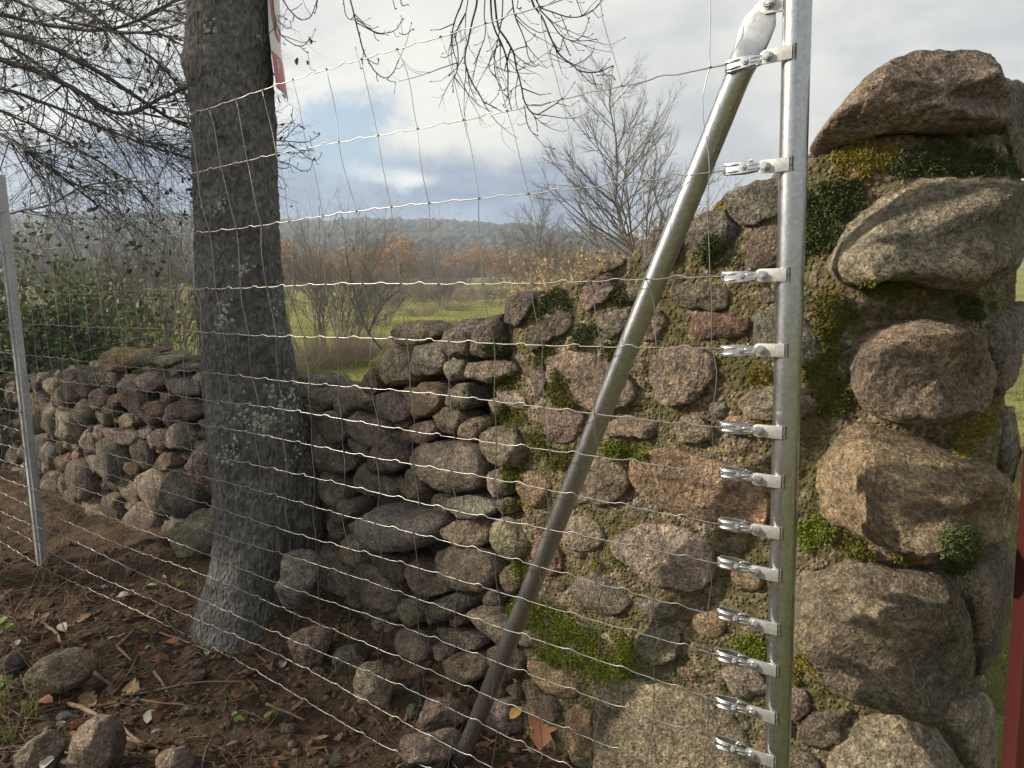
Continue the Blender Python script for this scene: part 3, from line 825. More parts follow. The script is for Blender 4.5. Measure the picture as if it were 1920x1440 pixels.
# ---- small pinning stones pressed into the mortar joints
def free(u, z, rw, rh, slack=.80):
    for (a, b, c_, d_) in CIRC:
        if ((u-a)/((rw + c_)*slack))**2 + ((z-b)/((rh + d_)*slack))**2 < 1: return False
    return True
def packed_stone(parent, u, z, rw, rh, code, push, bulge=.7, depth=1.2, n=26, rf=8, amp=.07, rot=None):
    n2 = face_n(u, .08); Nn = np.array([*n2, 0]); P = face_pt(u); C = np.array([P[0], P[1], z]) + Nn*push
    ang = srng.normal(0, .22) if rot is None else rot
    T0 = np.cross(Z3, Nn); T = T0*math.cos(ang) + Z3*math.sin(ang); U = -T0*math.sin(ang) + Z3*math.cos(ang)
    th = np.linspace(0, 2*math.pi, n, endpoint=False); pw = srng.uniform(2.4, 4.2)
    rr = (np.abs(np.cos(th))**pw + np.abs(np.sin(th))**pw)**(-1/pw)
    rr = rr*(1 + .10*np.sin(th*2 + srng.uniform(0, 6)) + .08*np.sin(th*3 + srng.uniform(0, 6)))
    o2 = np.column_stack([rr*np.cos(th)*rw, rr*np.sin(th)*rh, 0*th])
    V, F = lump(o2, T, U, Nn, C, bulge*min(rw, rh), depth*min(rw, rh) + .03, 2.9, rf, 3, int(srng.integers(1, 900)), amp)
    note(V, F); CIRC.append((u, z, rw, rh))
    return link('stone', mesh_np('stone', V - C, F), M['stone'], parent, C - np.array(parent.location), tint(code, srng))
k = 0
for _ in range(4000):
    u = srng.uniform(u0 + .1, UC[-3]); top = np.interp(u, tu, tz); z = srng.uniform(.02, top - .04)
    rw = srng.uniform(.016, .05); rh = rw*srng.uniform(.5, .8)
    if free(u, z, rw, rh, .95):
        packed_stone(mw, u, z, rw, rh, srng.choice(list('bopgl')), -.004, .55, 1.0, 14, 4); k += 1
        if k >= 70: break
# ---- dry wall: rubble packed round the traced stones, over a dark inner heart of small stones
DTOP = [(900,640),(860,640),(830,640),(740,640),(690,700),(640,745),(570,755),(480,720),(370,705),(300,680),(200,685),(100,700),(0,700)]
du, dz_ = zip(*[(lambda h: (h[0], h[1][2]))(hit_face(x, y)) for x, y in DTOP])
o_ = np.argsort(du); du = np.array(du)[o_]; dz_ = np.array(dz_)[o_]
ul = UC[2] - .2
cnt = 0
for rad, tries in ((.15, 500), (.115, 900), (.085, 1500), (.06, 2500), (.042, 2500)):
    for _ in range(tries):
        u = srng.uniform(ul, u0 + .10); top = np.interp(u, du, dz_)
        rw = rad*srng.uniform(.85, 1.25); rh = rw*srng.uniform(.52, .85)
        z = srng.uniform(.0, max(.1, top - rh*.9))
        if free(u, z, rw, rh, .86):
            packed_stone(dw, u, z, rw, rh, srng.choice(list('ggbdbgld')), -.04*srng.uniform(), .8, 1.3); cnt += 1
        if cnt > 235: break
print('dry stones', cnt + len(DRY))
# heart of the wall
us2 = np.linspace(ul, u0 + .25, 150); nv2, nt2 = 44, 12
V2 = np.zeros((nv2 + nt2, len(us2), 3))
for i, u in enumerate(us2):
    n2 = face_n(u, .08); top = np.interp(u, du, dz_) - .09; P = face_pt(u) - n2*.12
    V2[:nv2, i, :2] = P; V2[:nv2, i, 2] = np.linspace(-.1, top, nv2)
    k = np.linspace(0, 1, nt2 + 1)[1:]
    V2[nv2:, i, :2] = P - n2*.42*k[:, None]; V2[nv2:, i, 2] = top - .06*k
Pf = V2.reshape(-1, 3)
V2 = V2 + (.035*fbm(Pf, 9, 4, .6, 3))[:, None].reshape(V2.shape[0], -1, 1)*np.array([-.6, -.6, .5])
ii = np.arange(V2.shape[0]*len(us2)).reshape(V2.shape[0], -1)
MF = np.stack([ii[:-1, :-1], ii[1:, :-1], ii[1:, 1:], ii[:-1, 1:]], -1).reshape(-1, 4)[:, ::-1]
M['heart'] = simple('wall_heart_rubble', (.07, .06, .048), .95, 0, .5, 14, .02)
link('heart', mesh_np('heart', local(dw, V2.reshape(-1, 3)), MF), M['heart'], dw)
# coping and far-side rubble on top of both walls
for par, lo, hi, uu, zz, nst in ((dw, ul, u0, du, dz_, 46), (mw, u0 + .05, hit_face(1440, 400)[0], tu, tz, 16)):
    for _ in range(nst):
        u = srng.uniform(lo, hi); z = np.interp(u, uu, zz) + srng.uniform(-.06, -.01); rw = srng.uniform(.06, .12)
        packed_stone(par, u, z, rw, rw*srng.uniform(.5, .75), srng.choice(list('gdbg')), -srng.uniform(.16, .42), .9, 1.0)
WBVH = BVHTree.FromPolygons(np.concatenate(ALLV).tolist(), ALLF)
def hit_wall(px, py):
    r = unit(ray(px, py)); h = WBVH.ray_cast(Vector((0, 0, CAMZ)), Vector(r.tolist()))
    if h[0] is None: return None
    n = np.array(h[1]);
    if n @ r > 0: n = -n
    return np.array(h[0]), n

# ---- moss cushions
def inside(poly, x, y):
    c = False; n = len(poly)
    for i in range(n):
        x1, y1 = poly[i]; x2, y2 = poly[(i+1) % n]
        if (y1 > y) != (y2 > y) and x < (x2-x1)*(y-y1)/(y2-y1) + x1: c = not c
    return c
MOSS = {
 'bright': ((.105, .145, .020), (.215, .235, .038), 1.0, [
  [(940,1143),(967,1120),(993,1127),(1057,1147),(1087,1173),(1113,1187),(1120,1227),(1157,1237),(1200,1250),(1180,1270),(1140,1280),(1107,1267),(1073,1243),(1023,1240),(1013,1220),(1027,1200),(1007,1177),(980,1173)],
  [(1377,1200),(1413,1197),(1437,1210),(1433,1247),(1393,1233)], [(1155,1190),(1185,1195),(1195,1235),(1165,1240)],
  [(1130,835),(1165,830),(1215,850),(1200,865),(1133,853)], [(1493,1000),(1520,967),(1563,993),(1547,1017),(1513,1033)],
  [(960,1060),(985,1050),(995,1080),(975,1100)], [(1110,1060),(1140,1045),(1170,1060),(1150,1075)]]),
 'dark': ((.040, .058, .022), (.100, .118, .042), 1.1, [
  [(1513,367),(1540,353),(1573,343),(1613,353),(1607,387),(1580,417),(1567,457),(1513,473)],
  [(1673,327),(1690,290),(1747,277),(1813,275),(1853,287),(1893,307),(1897,333),(1847,330),(1780,318),(1713,322)],
  [(1773,1000),(1813,990),(1833,1010),(1827,1047),(1800,1073),(1763,1060)],
  [(1067,640),(1093,613),(1113,610),(1117,643),(1107,657),(1073,660)], [(1130,655),(1165,640),(1175,670),(1150,680)],
  [(1023,553),(1057,530),(1080,540),(1067,573),(1023,590),(1000,603)], [(1147,560),(1180,547),(1193,560),(1160,573)],
  [(1330,440),(1355,470),(1340,500),(1315,490)], [(905,655),(935,640),(955,655),(930,672)], [(1795,560),(1860,570),(1850,605),(1800,590)]]),
 'olive': ((.075, .085, .018), (.17, .16, .035), .8, [
  [(1503,687),(1547,667),(1580,653),(1587,713),(1600,757),(1580,770),(1513,780),(1545,745)], [(1535,560),(1580,545),(1590,590),(1580,640),(1545,650),(1520,600)],
  [(910,767),(933,757),(973,773),(990,787),(967,800),(917,797)], [(973,820),(1007,813),(1023,840),(1067,843),(1060,880),(1023,873),(993,850)],
  [(1613,540),(1630,530),(1673,537),(1707,547),(1680,560),(1640,557)], [(1005,640),(1040,655),(1030,670),(1010,690),(995,665)],
  [(940,870),(985,880),(965,930),(975,960),(945,950)], [(1560,995),(1600,1010),(1680,1040),(1720,1060),(1650,1045),(1600,1040)],
  [(920,715),(985,695),(990,720),(930,735)], [(1040,690),(1075,760),(1050,765),(1030,740)]]),
 'yellow': ((.17, .145, .030), (.27, .225, .055), .45, [
  [(1483,1237),(1507,1233),(1530,1260),(1507,1290),(1483,1277)], [(1787,847),(1800,807),(1840,780),(1867,763),(1863,813),(1827,867)],
  [(1565,290),(1620,265),(1680,275),(1665,310),(1620,335),(1575,320)], [(1405,700),(1440,690),(1445,712),(1415,722)],
  [(1405,800),(1445,790),(1447,815),(1412,815)], [(1555,1000),(1590,1005),(1600,1025),(1570,1020)]])}
mg = np.random.default_rng(3)
for key, (c1, c2, hsc, polys) in MOSS.items():
    for poly in polys:
        mb = MB(); xs = [q[0] for q in poly]; ys = [q[1] for q in poly]
        area = (max(xs)-min(xs))*(max(ys)-min(ys)); tufts = int(area/4.5)
        first = None
        XX = mg.uniform(min(xs), max(xs), tufts); YY = mg.uniform(min(ys), max(ys), tufts)
        N1 = vnoise(np.column_stack([XX*.045, YY*.045, 0*XX + 3]), 8); N2 = vnoise(np.column_stack([XX*.07, YY*.07, 0*XX + 9]), 2)
        for x, y, n1_, n2_ in zip(XX, YY, N1, N2):
            jx, jy = x + mg.normal(0, 5), y + mg.normal(0, 5)
            if not inside(poly, x, y): continue
            if n1_ < (-.50 if key == 'bright' else -.22): continue
            h = hit_wall(jx, jy)
            if h is None: continue
            P, n = h
            if first is None: first = P
            n = unit(n + [0, 0, .35])
            cush = .5 + .8*max(0, n2_ + .3)
            b = np.clip(mg.normal(.45, .3), 0, 1); col = tuple(np.array(c1)*(1-b) + np.array(c2)*b)
            for _b in range(5):
                dr = unit(n + mg.normal(0, .5, 3)); L = .0062*mg.uniform(.6, 1.4)
                sd_ = np.cross(dr, mg.normal(0, 1, 3)); sd_ = unit(sd_)*.0021
                q = P + n*(-.003 + .011*hsc*cush*mg.uniform(.3, 1)) + mg.normal(0, .0030, 3)
                s2 = np.cross(dr, sd_)
                mb.add([(q + sd_).tolist(), (q - .5*sd_ + .87*s2).tolist(), (q - .5*sd_ - .87*s2).tolist(), (q + dr*L).tolist()], [(0, 1, 3), (1, 2, 3), (2, 0, 3)], col)
        if mb.V:
            o = link('moss', mb.mesh('moss', mw.location, False), M['moss'], mw); o['kind'] = 'stuff'
            o['label'] = {'bright': 'bright green moss cushion', 'dark': 'dark green moss cushion', 'olive': 'olive moss film', 'yellow': 'yellow lichen crust'}[key]
# ================================================================ plant generators
def grow(mb, p, d, L, r, lvl, g, cfg, tips=None):
    """tapering wandering branch that throws side branches; cfg[lvl] = (children, angle, length ratio, wander, pull, sides, segments)"""
    nch, ang, ratio, wander, pull, sides, ns = cfg[lvl]
    pts = [np.array(p, float)]; dirs = [unit(d)]; d = unit(d); pull = np.asarray(pull, float)
    for k in range(ns):
        d = unit(d + g.normal(0, wander, 3) + pull*(k + 1)/ns)
        pts.append(pts[-1] + d*L/ns); dirs.append(d)
    last = lvl == len(cfg) - 1
    rad = np.linspace(r, r*(.35 if not last else .45), ns + 1)
    mb.tube(pts, rad, sides, cap=False)
    if tips is not None and last: tips.append((pts[-1], dirs[-1])); tips.append((pts[len(pts)//2], dirs[-1]))
    if last: return
    for c in range(nch):
        f = g.uniform(.22, 1.0)*ns; i = min(int(f), ns - 1); q = pts[i] + (pts[i+1] - pts[i])*(f - i)
        ax = np.cross(dirs[i], g.normal(0, 1, 3)); ax = unit(ax)
        a = ang*g.uniform(.65, 1.3); nd_ = dirs[i]*math.cos(a) + ax*math.sin(a)
        grow(mb, q, nd_, L*ratio*g.uniform(.6, 1.25)*(1.15 - .45*f/ns), rad[i]*.62, lvl + 1, g, cfg, tips)
OAK = [(-.10,0),(-.02,.14),(.05,.22),(.12,.14),(.20,.26),(.30,.30),(.38,.17),(.50,.34),(.62,.30),(.70,.16),(.80,.24),(.90,.13),(1.0,0)]
def leaf_shape(kind):
    if kind == 'oak': half = OAK
    elif kind == 'long': half = [(0, 0), (.2, .10), (.45, .15), (.7, .11), (1.0, 0)]
    else: half = [(0, 0), (.15, .22), (.45, .34), (.75, .24), (1.0, 0)]
    return half
def leaf_verts(kind, L, g, curl=.25):
    half = leaf_shape(kind); V = []; F = []; n = len(half)
    cu = g.normal(0, curl); fo = g.uniform(.1, .5); tw = g.normal(0, .3)
    for sgn in (-1, 0, 1):
        for a, b in half:
            w_ = sgn*b; V.append([a*L, w_*L, L*(cu*(a-.5)**2*1.6 + fo*abs(w_)*.8 + tw*w_*a)])
    for i in range(n-1):
        F.append((i, i+1, n+i+1, n+i)); F.append((n+i, n+i+1, 2*n+i+1, 2*n+i))
    return np.array(V), F
def frame_to(V, P, n, a):
    n = unit(n); t_ = np.cross(n, [.3, .9, .2]); t_ = unit(t_); b = np.cross(n, t_)
    x = t_*math.cos(a) + b*math.sin(a); y = np.cross(n, x)
    return P + V[:, :1]*x + V[:, 1:2]*y + V[:, 2:3]*n

# ================================================================ the trunk by the fence
TY = 3.05
EDGE = [(-420, 318, 462), (-200, 338, 482), (0, 352, 503), (60, 353, 507), (125, 351, 510), (200, 363, 516), (300, 365, 518), (400, 366, 521), (500, 369, 526), (600, 373, 536), (680, 379, 552), (740, 384, 566), (800, 388, 578), (860, 394, 590), (920, 400, 602), (980, 402, 608), (1040, 398, 606), (1090, 384, 604), (1140, 366, 612), (1200, 350, 640)]
rows = []
for py, xl, xr in EDGE:
    a, b = at(xl, py, TY), at(xr, py, TY); rows.append(((a[0]+b[0])/2, (a[2]+b[2])/2, (b[0]-a[0])/2))
rows = np.array(rows)[::-1]
tz0, tz1 = rows[0, 1], rows[-1, 1]
zz = np.linspace(tz0, tz1, 330); NA = 150
cx = np.interp(zz, rows[:, 1], rows[:, 0]); rr = np.interp(zz, rows[:, 1], rows[:, 2])*.97
an = np.arange(NA)*2*math.pi/NA
TV = np.zeros((len(zz), NA, 3))
flare = np.clip((.55 - zz)/.55, 0, 1)**1.6
lob = 1 + flare[:, None]*(.16*np.sin(3*an + 1.0) + .10*np.sin(5*an + 2.2))[None, :]
TV[..., 0] = cx[:, None] + rr[:, None]*lob*np.cos(an); TV[..., 1] = TY + rr[:, None]*lob*np.sin(an); TV[..., 2] = zz[:, None]
P = TV.reshape(-1, 3); Q = P*[1, 1, .55]
dsp = .010*fbm(P, 5, 3, .5, 41) + .0075*fbm(Q, 38, 4, .6, 43) - .007*np.abs(fbm(Q, 26, 3, .55, 47)) + .004*fbm(P, 60, 2, .6, 12)
dsp += .016*np.exp(-((P[:, 2] - at(350, 118, TY)[2])/.05)**2)*np.clip(-np.cos(np.tile(an, len(zz))), 0, 1)**4      # knot on the left edge
rad_ = np.column_stack([np.tile(np.cos(an), len(zz)), np.tile(np.sin(an), len(zz)), np.zeros(len(P))])
P = P + rad_*dsp[:, None]
ii = np.arange(len(P)).reshape(len(zz), NA); jn = np.roll(ii, -1, axis=1)
TF = np.stack([ii[:-1], jn[:-1], jn[1:], ii[1:]], -1).reshape(-1, 4)
tree = empty('oak_tree', (cx[20], TY, gz(cx[20], TY)))
tag(tree, 'tall dark tree trunk with lichen behind the wire mesh, its thin twigs drooping overhead', 'tree')
link('trunk', mesh_np('trunk', local(tree, P), TF), M['bark'], tree)
TRV, TRF = P, TF
TBVH = BVHTree.FromPolygons(P.tolist(), TF.tolist())
# lichen rosettes on the bark
g = np.random.default_rng(17); mb = MB()
for (lx, ly, rx_, ry_, n_) in ((545, 755, 26, 40, 90), (490, 790, 22, 14, 40), (470, 790, 40, 30, 40), (515, 735, 10, 18, 12), (420, 585, 14, 22, 26), (455, 505, 16, 10, 16), (402, 385, 22, 14, 26), (430, 845, 25, 20, 26), (520, 560, 12, 60, 26), (395, 45, 14, 16, 12), (490, 70, 10, 18, 10), (560, 850, 20, 30, 20)):
    for _ in range(n_):
        r_ = unit(ray(lx + g.normal(0, rx_*.6), ly + g.normal(0, ry_*.6))); h = TBVH.ray_cast(Vector((0, 0, CAMZ)), Vector(r_.tolist()))
        if h[0] is None: continue
        n3 = np.array(h[1]); n3 = n3 if n3 @ r_ < 0 else -n3
        n3 = unit(n3*.6 + np.array([*(np.array(h[0])[:2] - [np.interp(h[0][2], zz, cx), TY]), 0])/.2*.4); k6 = int(g.integers(6, 9)); R_ = g.uniform(.003, .0095); t_ = unit(np.cross(n3, [0, .3, 1])); b_ = np.cross(n3, t_)
        C_ = np.array(h[0]) + n3*.0022; aa = np.arange(k6)*2*math.pi/k6; rj = R_*g.uniform(.55, 1.25, k6)
        V = [(C_ + n3*.001).tolist()] + [(C_ - n3*.0015 + t_*math.cos(q)*rr_ + b_*math.sin(q)*rr_).tolist() for q, rr_ in zip(aa, rj)]
        v = g.uniform(.75, 1.2); mb.add(V, [(0, i+1, (i+1) % k6 + 1) for i in range(k6)], (.27*v, .285*v, .24*v))
lich_o = link('lichen', mb.mesh('lichen', tree.location, False), M['moss'], tree); lich_o['kind'] = 'stuff'; lich_o['label'] = 'pale grey lichen rosettes on the bark'
# limbs overhead (mostly above the picture) and the drooping twigs that hang into it
mb = MB(); g = np.random.default_rng(21)
topc = np.array([cx[-1], TY, zz[-1]])
limbs = [[topc - [0, 0, .25], topc + [.1, .1, .5], topc + [.6, -.1, 1.2], topc + [1.2, .2, 2.4]],
         [topc - [0, 0, .3], topc + [-.25, .2, .5], topc + [-.8, .5, 1.3], topc + [-1.3, .9, 2.6]],
         [topc - [.03, 0, .7], topc + [.30, -.1, -.35], topc + [.75, -.15, -.20], at(800, -190, 2.95), at(985, -170, 2.9), at(1100, -230, 2.8)]]
for l_, r0 in zip(limbs, (.085, .095, .06)):
    q = smooth_pts(l_, 3); mb.tube(q, np.linspace(r0, r0*.35, len(q)), 10)
def limb_above(px, Y): return at(px, -190, Y)
HANG = [  # (points in the photograph, distance, base radius mm)
 ([(650,-190),(652,-60),(657,0),(667,33),(675,67),(683,100),(695,123),(707,140),(725,147),(738,133),(745,112)], 2.9, 3.6),
 ([(725,147),(730,155),(740,152)], 2.9, 1.8), ([(667,32),(687,48),(707,62),(727,65),(747,60),(755,38)], 2.9, 2.4), ([(748,60),(763,63),(775,58)], 2.9, 1.7),
 ([(683,100),(690,112),(705,118),(710,114)], 2.9, 1.6), ([(683,102),(678,118),(677,128)], 2.9, 1.6), ([(640,-190),(640,10),(652,36),(665,33)], 2.92, 2.2),
 ([(540,-190),(512,-40),(533,7),(547,23),(563,37),(583,32),(592,18),(597,3)], 2.95, 3.2),
 ([(512,-80),(513,0),(517,30),(523,55),(530,70),(547,82),(563,87),(571,80),(577,70)], 2.95, 2.8), ([(563,87),(568,93),(575,96)], 2.95, 1.7),
 ([(517,26),(524,34),(534,33)], 2.95, 1.6), ([(520,38),(532,50),(541,50),(546,42)], 2.95, 1.6),
 ([(600,-190),(602,-20),(593,12),(588,20)], 2.95, 2.0), ([(735,-190),(733,-10),(740,16),(743,20)], 2.9, 1.8), ([(748,-190),(748,0),(757,14),(766,12)], 2.9, 1.8),
 ([(905,-180),(867,0),(853,30),(847,60),(848,90),(857,117),(858,127)], 2.85, 3.6),
 ([(915,-180),(897,0),(887,40),(878,80),(870,107),(875,133),(887,157),(900,177),(907,190),(918,194),(928,201)], 2.85, 4.2),
 ([(920,-180),(920,17),(923,50),(940,83),(950,110),(953,143),(952,177),(958,200)], 2.88, 4.4),
 ([(925,-180),(927,40),(950,73),(963,97),(968,130),(977,163),(983,197),(1002,220),(1023,208),(1045,192)], 2.85, 4.6),
 ([(983,197),(987,230),(995,248),(1007,252)], 2.85, 2.2), ([(1002,220),(1006,232),(1008,241)], 2.85, 1.8),
 ([(975,-180),(993,0),(1017,27),(1027,57),(1037,83),(1050,107),(1070,123),(1087,138),(1120,139),(1147,125)], 2.8, 4.6),
 ([(1070,123),(1097,115),(1110,103),(1114,90)], 2.8, 2.0), ([(1120,139),(1140,143),(1153,147)], 2.8, 1.9), ([(1027,100),(1040,108),(1062,112)], 2.8, 1.8),
 ([(985,-180),(1003,10),(1033,37),(1053,67),(1080,75),(1117,75)], 2.8, 3.2), ([(1053,67),(1058,85),(1066,92),(1068,100)], 2.8, 1.8), ([(1080,75),(1095,62),(1103,40)], 2.8, 1.8),
 ([(980,-180),(1000,7),(1040,20),(1073,32),(1103,27),(1123,10),(1130,-3)], 2.8, 3.0),
 ([(950,-180),(960,0),(965,30),(977,60),(987,87),(990,113),(1000,120)], 2.85, 3.4), ([(853,67),(860,100),(857,130),(847,150),(850,173)], 2.85, 2.4),
 ([(965,30),(985,50),(1010,60),(1023,55)], 2.85, 1.9), ([(870,107),(862,125),(843,137)], 2.85, 1.8), ([(940,83),(920,105),(915,130),(935,148)], 2.88, 2.2),
 ([(935,-180),(905,10),(912,60),(900,90),(890,120)], 2.9, 2.6), ([(940,-180),(945,20),(935,70),(925,110),(930,145),(938,160)], 2.9, 2.8),
 ([(960,100),(985,118),(1005,122),(1009,122)], 2.85, 1.8), ([(977,160),(962,168),(950,185),(945,195)], 2.85, 1.7), ([(1037,83),(1030,102),(1035,125)], 2.8, 1.8),
 ([(890,-180),(880,10),(862,45),(850,60)], 2.9, 2.6), ([(965,-180),(975,-10),(968,12),(975,13)], 2.85, 1.8), ([(1000,-180),(1040,-20),(1070,-5),(1098,-15)], 2.8, 2.0)]
buds = []
for pts_, Y, rmm in HANG:
    Q3 = np.array([at(x, y, Y + .05*math.sin(x*.05 + i)) for i, (x, y) in enumerate(pts_)])
    Q3 = smooth_pts(Q3, 2); Q3[:, 1] += .02*np.sin(np.linspace(0, 5, len(Q3)) + pts_[0][0])
    jit = .0015*np.column_stack([fbm(Q3 + pts_[0][1], 40, 2, .5, s_) for s_ in (1, 2, 3)]); Q3 = Q3 + jit
    rad = np.linspace(rmm, max(1.3, rmm*.42), len(Q3))*.00098
    mb.tube(Q3, rad, 5)
    for i in range(len(Q3)//4, len(Q3), 2):           # buds and short spurs along the twig
        if g.uniform() < .62:
            dd = unit(Q3[min(i+1, len(Q3)-1)] - Q3[i-1]); sd_ = unit(np.cross(dd, g.normal(0, 1, 3)))
            L = g.uniform(.006, .013) if g.uniform() < .62 else g.uniform(.03, .13)
            if Q3[i][2] > at(700, -20, Y)[2] and L > .02: continue
            q2 = Q3[i] + sd_*L*.5 + dd*L*.4; q3 = Q3[i] + sd_*L*.75 + dd*L*.75 + [0, 0, L*.25]
            mb.tube([Q3[i], q2, q3], [rad[i]*.8, rad[i]*.62, .0008], 4)
            if L > .02: mb.tube([q3 - unit(q3-q2)*.004, q3, q3 + unit(q3-q2)*.006], [.0009, .0022, .0006], 4)
    if rmm > 2.3 and pts_[0][0] > 840:
        for _ in range(3):
            i = int(g.uniform(.35, .85)*len(Q3))
            if Q3[i][2] > at(900, -30, Y)[2]: continue
            d_ = unit(Q3[i] - Q3[i-1]); grow(mb, Q3[i], d_ + g.normal(0, .55, 3)*[1, .6, .5], g.uniform(.10, .24), .0019, 0, g, [(3, .6, .5, .10, (.1, 0, .10), 4, 6), (0, .5, .5, .12, (0, 0, .45), 4, 5)])
    e = Q3[-1]; dd = unit(Q3[-1] - Q3[-3])
    mb.tube([e - dd*.003, e + dd*.004, e + dd*.010], [.0013, .0028, .0006], 5)
link('crown', mb.mesh('crown', tree.location), M['twig_dark'], tree)
# small spray of twigs low on the far side of the trunk
mb = MB(); g = np.random.default_rng(4)
SPR = [[(500,262),(540,265),(575,268),(592,258),(600,250)], [(505,275),(540,270),(560,282),(590,283)], [(505,290),(535,285),(560,288),(585,278)], [(510,262),(535,240),(550,225),(545,215)], [(530,265),(545,248),(562,232)], [(505,300),(540,305),(565,322),(582,318)], [(520,350),(535,356)], [(540,268),(565,285),(580,300),(597,300)], [(510,308),(530,318),(545,312)]]
for pts_ in SPR:
    Q3 = smooth_pts(np.array([at(x, y, 3.35) for x, y in pts_]), 2); mb.tube(Q3, np.linspace(.0026, .0013, len(Q3)), 4)
    for i in range(2, len(Q3), 2):
        d_ = unit(g.normal(0, 1, 3)); L = g.uniform(.01, .045); mb.tube([Q3[i], Q3[i] + d_*L*.6, Q3[i] + d_*L + [0, 0, .01]], [.0014, .0012, .0018], 4)
link('twig_spray', mb.mesh('twig_spray', tree.location), M['twig'], tree)

# ---------------------------------------------------------------- curved sign nailed to the trunk
sg = empty('warning_sign', at(511, 165, TY))
tag(sg, 'white and red warning sign bent round the side of the tree trunk', 'sign')
EDL = [(-260, 492), (-120, 496), (0, 501), (60, 503), (110, 509), (165, 517)]     # its near edge
q0 = np.array([at(x, y, TY - .07) for y, x in EDL])[::-1]
bend = [(0, 0), (.003, .05), (.002, .10), (-.007, .16), (-.022, .22)]              # runs back round the bark
q0 = q0 + np.array([0.0, 0, 0])
rowsP = []
ev = np.linspace(0, 1, 30); ez = np.interp(ev, np.linspace(0, 1, len(q0)), q0[:, 2]); ex = np.interp(ez, q0[:, 2], q0[:, 0])
bt = np.linspace(0, 1, 13)
bx = np.interp(bt*4, range(5), [b[0] for b in bend]); by = np.interp(bt*4, range(5), [b[1] for b in bend])
def sign_pt(a, v, lift=0.0):
    """a: 0..1 across, v: height in metres above its lower edge"""
    z = ez[0] + v; return np.array([np.interp(z, ez, ex) + np.interp(a, bt, bx) + lift, TY - .07 + np.interp(a, bt, by) - lift*.25, z])
H_ = ez[-1] - ez[0]
def sign_patch(name, a0, a1, v0, v1, m, lift, parent, na=12, nv=20):
    V = []; 
    for l_ in (lift, lift - .0016):
        for v in np.linspace(v0, v1, nv):
            for a in np.linspace(a0, a1, na): V.append(sign_pt(a, v, l_))
    n_ = na*nv; F = []
    for j in range(nv-1):
        for i in range(na-1):
            k = j*na + i; F.append((k, k+1, k+1+na, k+na)); F.append((n_+k, n_+k+na, n_+k+na+1, n_+k+1))
    bd = [i for i in range(na)] + [j*na + na-1 for j in range(1, nv)] + [(nv-1)*na + i for i in range(na-2, -1, -1)] + [j*na for j in range(nv-2, 0, -1)]
    for a_, b_ in zip(bd, bd[1:] + bd[:1]): F.append((b_, a_, a_+n_, b_+n_))
    return link(name, mesh_np(name, local(sg, V), F, False), m, parent)
band = at(511, 106, TY)[2] - ez[0]
sheet = sign_patch('sheet', 0, 1, 0, H_, M['sign_white'], .004, sg)
sign_patch('red_band', 0, 1, .004, band, M['sign_red'], .0062, sg)
def strip_on_sign(name, pts_, w_, m, lift=.0062, closed=False):
    """flat stroke printed on the sheet; pts in (across metres, height)"""
    V, F = [], []; W_ = .27; n = len(pts_)
    for i, (a, v) in enumerate(pts_):
        p0 = np.array(pts_[max(0, i-1)]); p1 = np.array(pts_[min(n-1, i+1)]); d_ = p1 - p0; d_ = d_/(np.linalg.norm(d_) + 1e-9); nn = np.array([-d_[1], d_[0]])
        for s_ in (-1, 1):
            q = np.array([a, v]) + nn*w_/2*s_; V.append(sign_pt(min(1, max(0, q[0]/W_)), q[1], lift))
    for i in range(n-1): F.append((2*i, 2*i+1, 2*i+3, 2*i+2))
    return link(name, mesh_np(name, local(sg, V), F, False), m, sg)
rc = (.145, band + .235)
strip_on_sign('red_ring', [(rc[0] + .115*math.cos(a), rc[1] + .155*math.sin(a)) for a in np.linspace(0, 2*math.pi, 61)], .026, M['sign_red'])
strip_on_sign('letter', [(.050, band - .075), (.050, band - .022), (.066, band - .022), (.074, band - .032), (.066, band - .046), (.050, band - .047)], .009, M['sign_white'], .0082)
strip_on_sign('letter', [(.100, band + .10), (.085, band + .10), (.085, band + .145), (.100, band + .145)], .008, M['sign_black'], .0075)
strip_on_sign('letter', [(.085, band + .122), (.098, band + .122)], .008, M['sign_black'], .0085)

# ================================================================ fence
ZC1 = CAMZ + .40764
DH = [.20, 0, -.20, -.40, -.55, -.70, -.80, -.90, -1.0, -1.1, -1.2, -1.3, -1.4, -1.5, -1.6, -1.7, -1.8]
WZ = [ZC1 + h for h in DH]
LEAN = [.105, .052, 0, -.012, -.036, -.036, -.050, -.030, -.055, -.030, -.045, -.03, -.03, -.02, -.01, .0, .01]
fence = empty('wire_mesh_fence', fp(1.5, 0, 0))
tag(fence, 'galvanised knotted wire mesh stretched between the metal posts', 'fence')
SEND = 6.2
g = np.random.default_rng(31)
stay_s = [.145 + .15*k for k in range(int((SEND - .2)/.15))]
wob = [g.uniform(0, 6, 4) for _ in WZ]
KN = g.normal(0, .006, (len(stay_s) + 1, len(WZ)))
def stay_at(k, i):
    f = min(1, .35 + stay_s[k]/.5) if k else .15
    return stay_s[k] + LEAN[i]*f + KN[k, i]*(1 if k else .3)
def wire_z(i, s):
    a = wob[i]
    return WZ[i] + .004*math.sin(s*2.1 + a[0]) + .003*math.sin(s*5.3 + a[1])
def wire_n(i, s):
    a = wob[i]; return .004*math.sin(s*1.7 + a[2]) + (.012 if i > 12 else 0)*math.sin(s*2.6 + a[3])
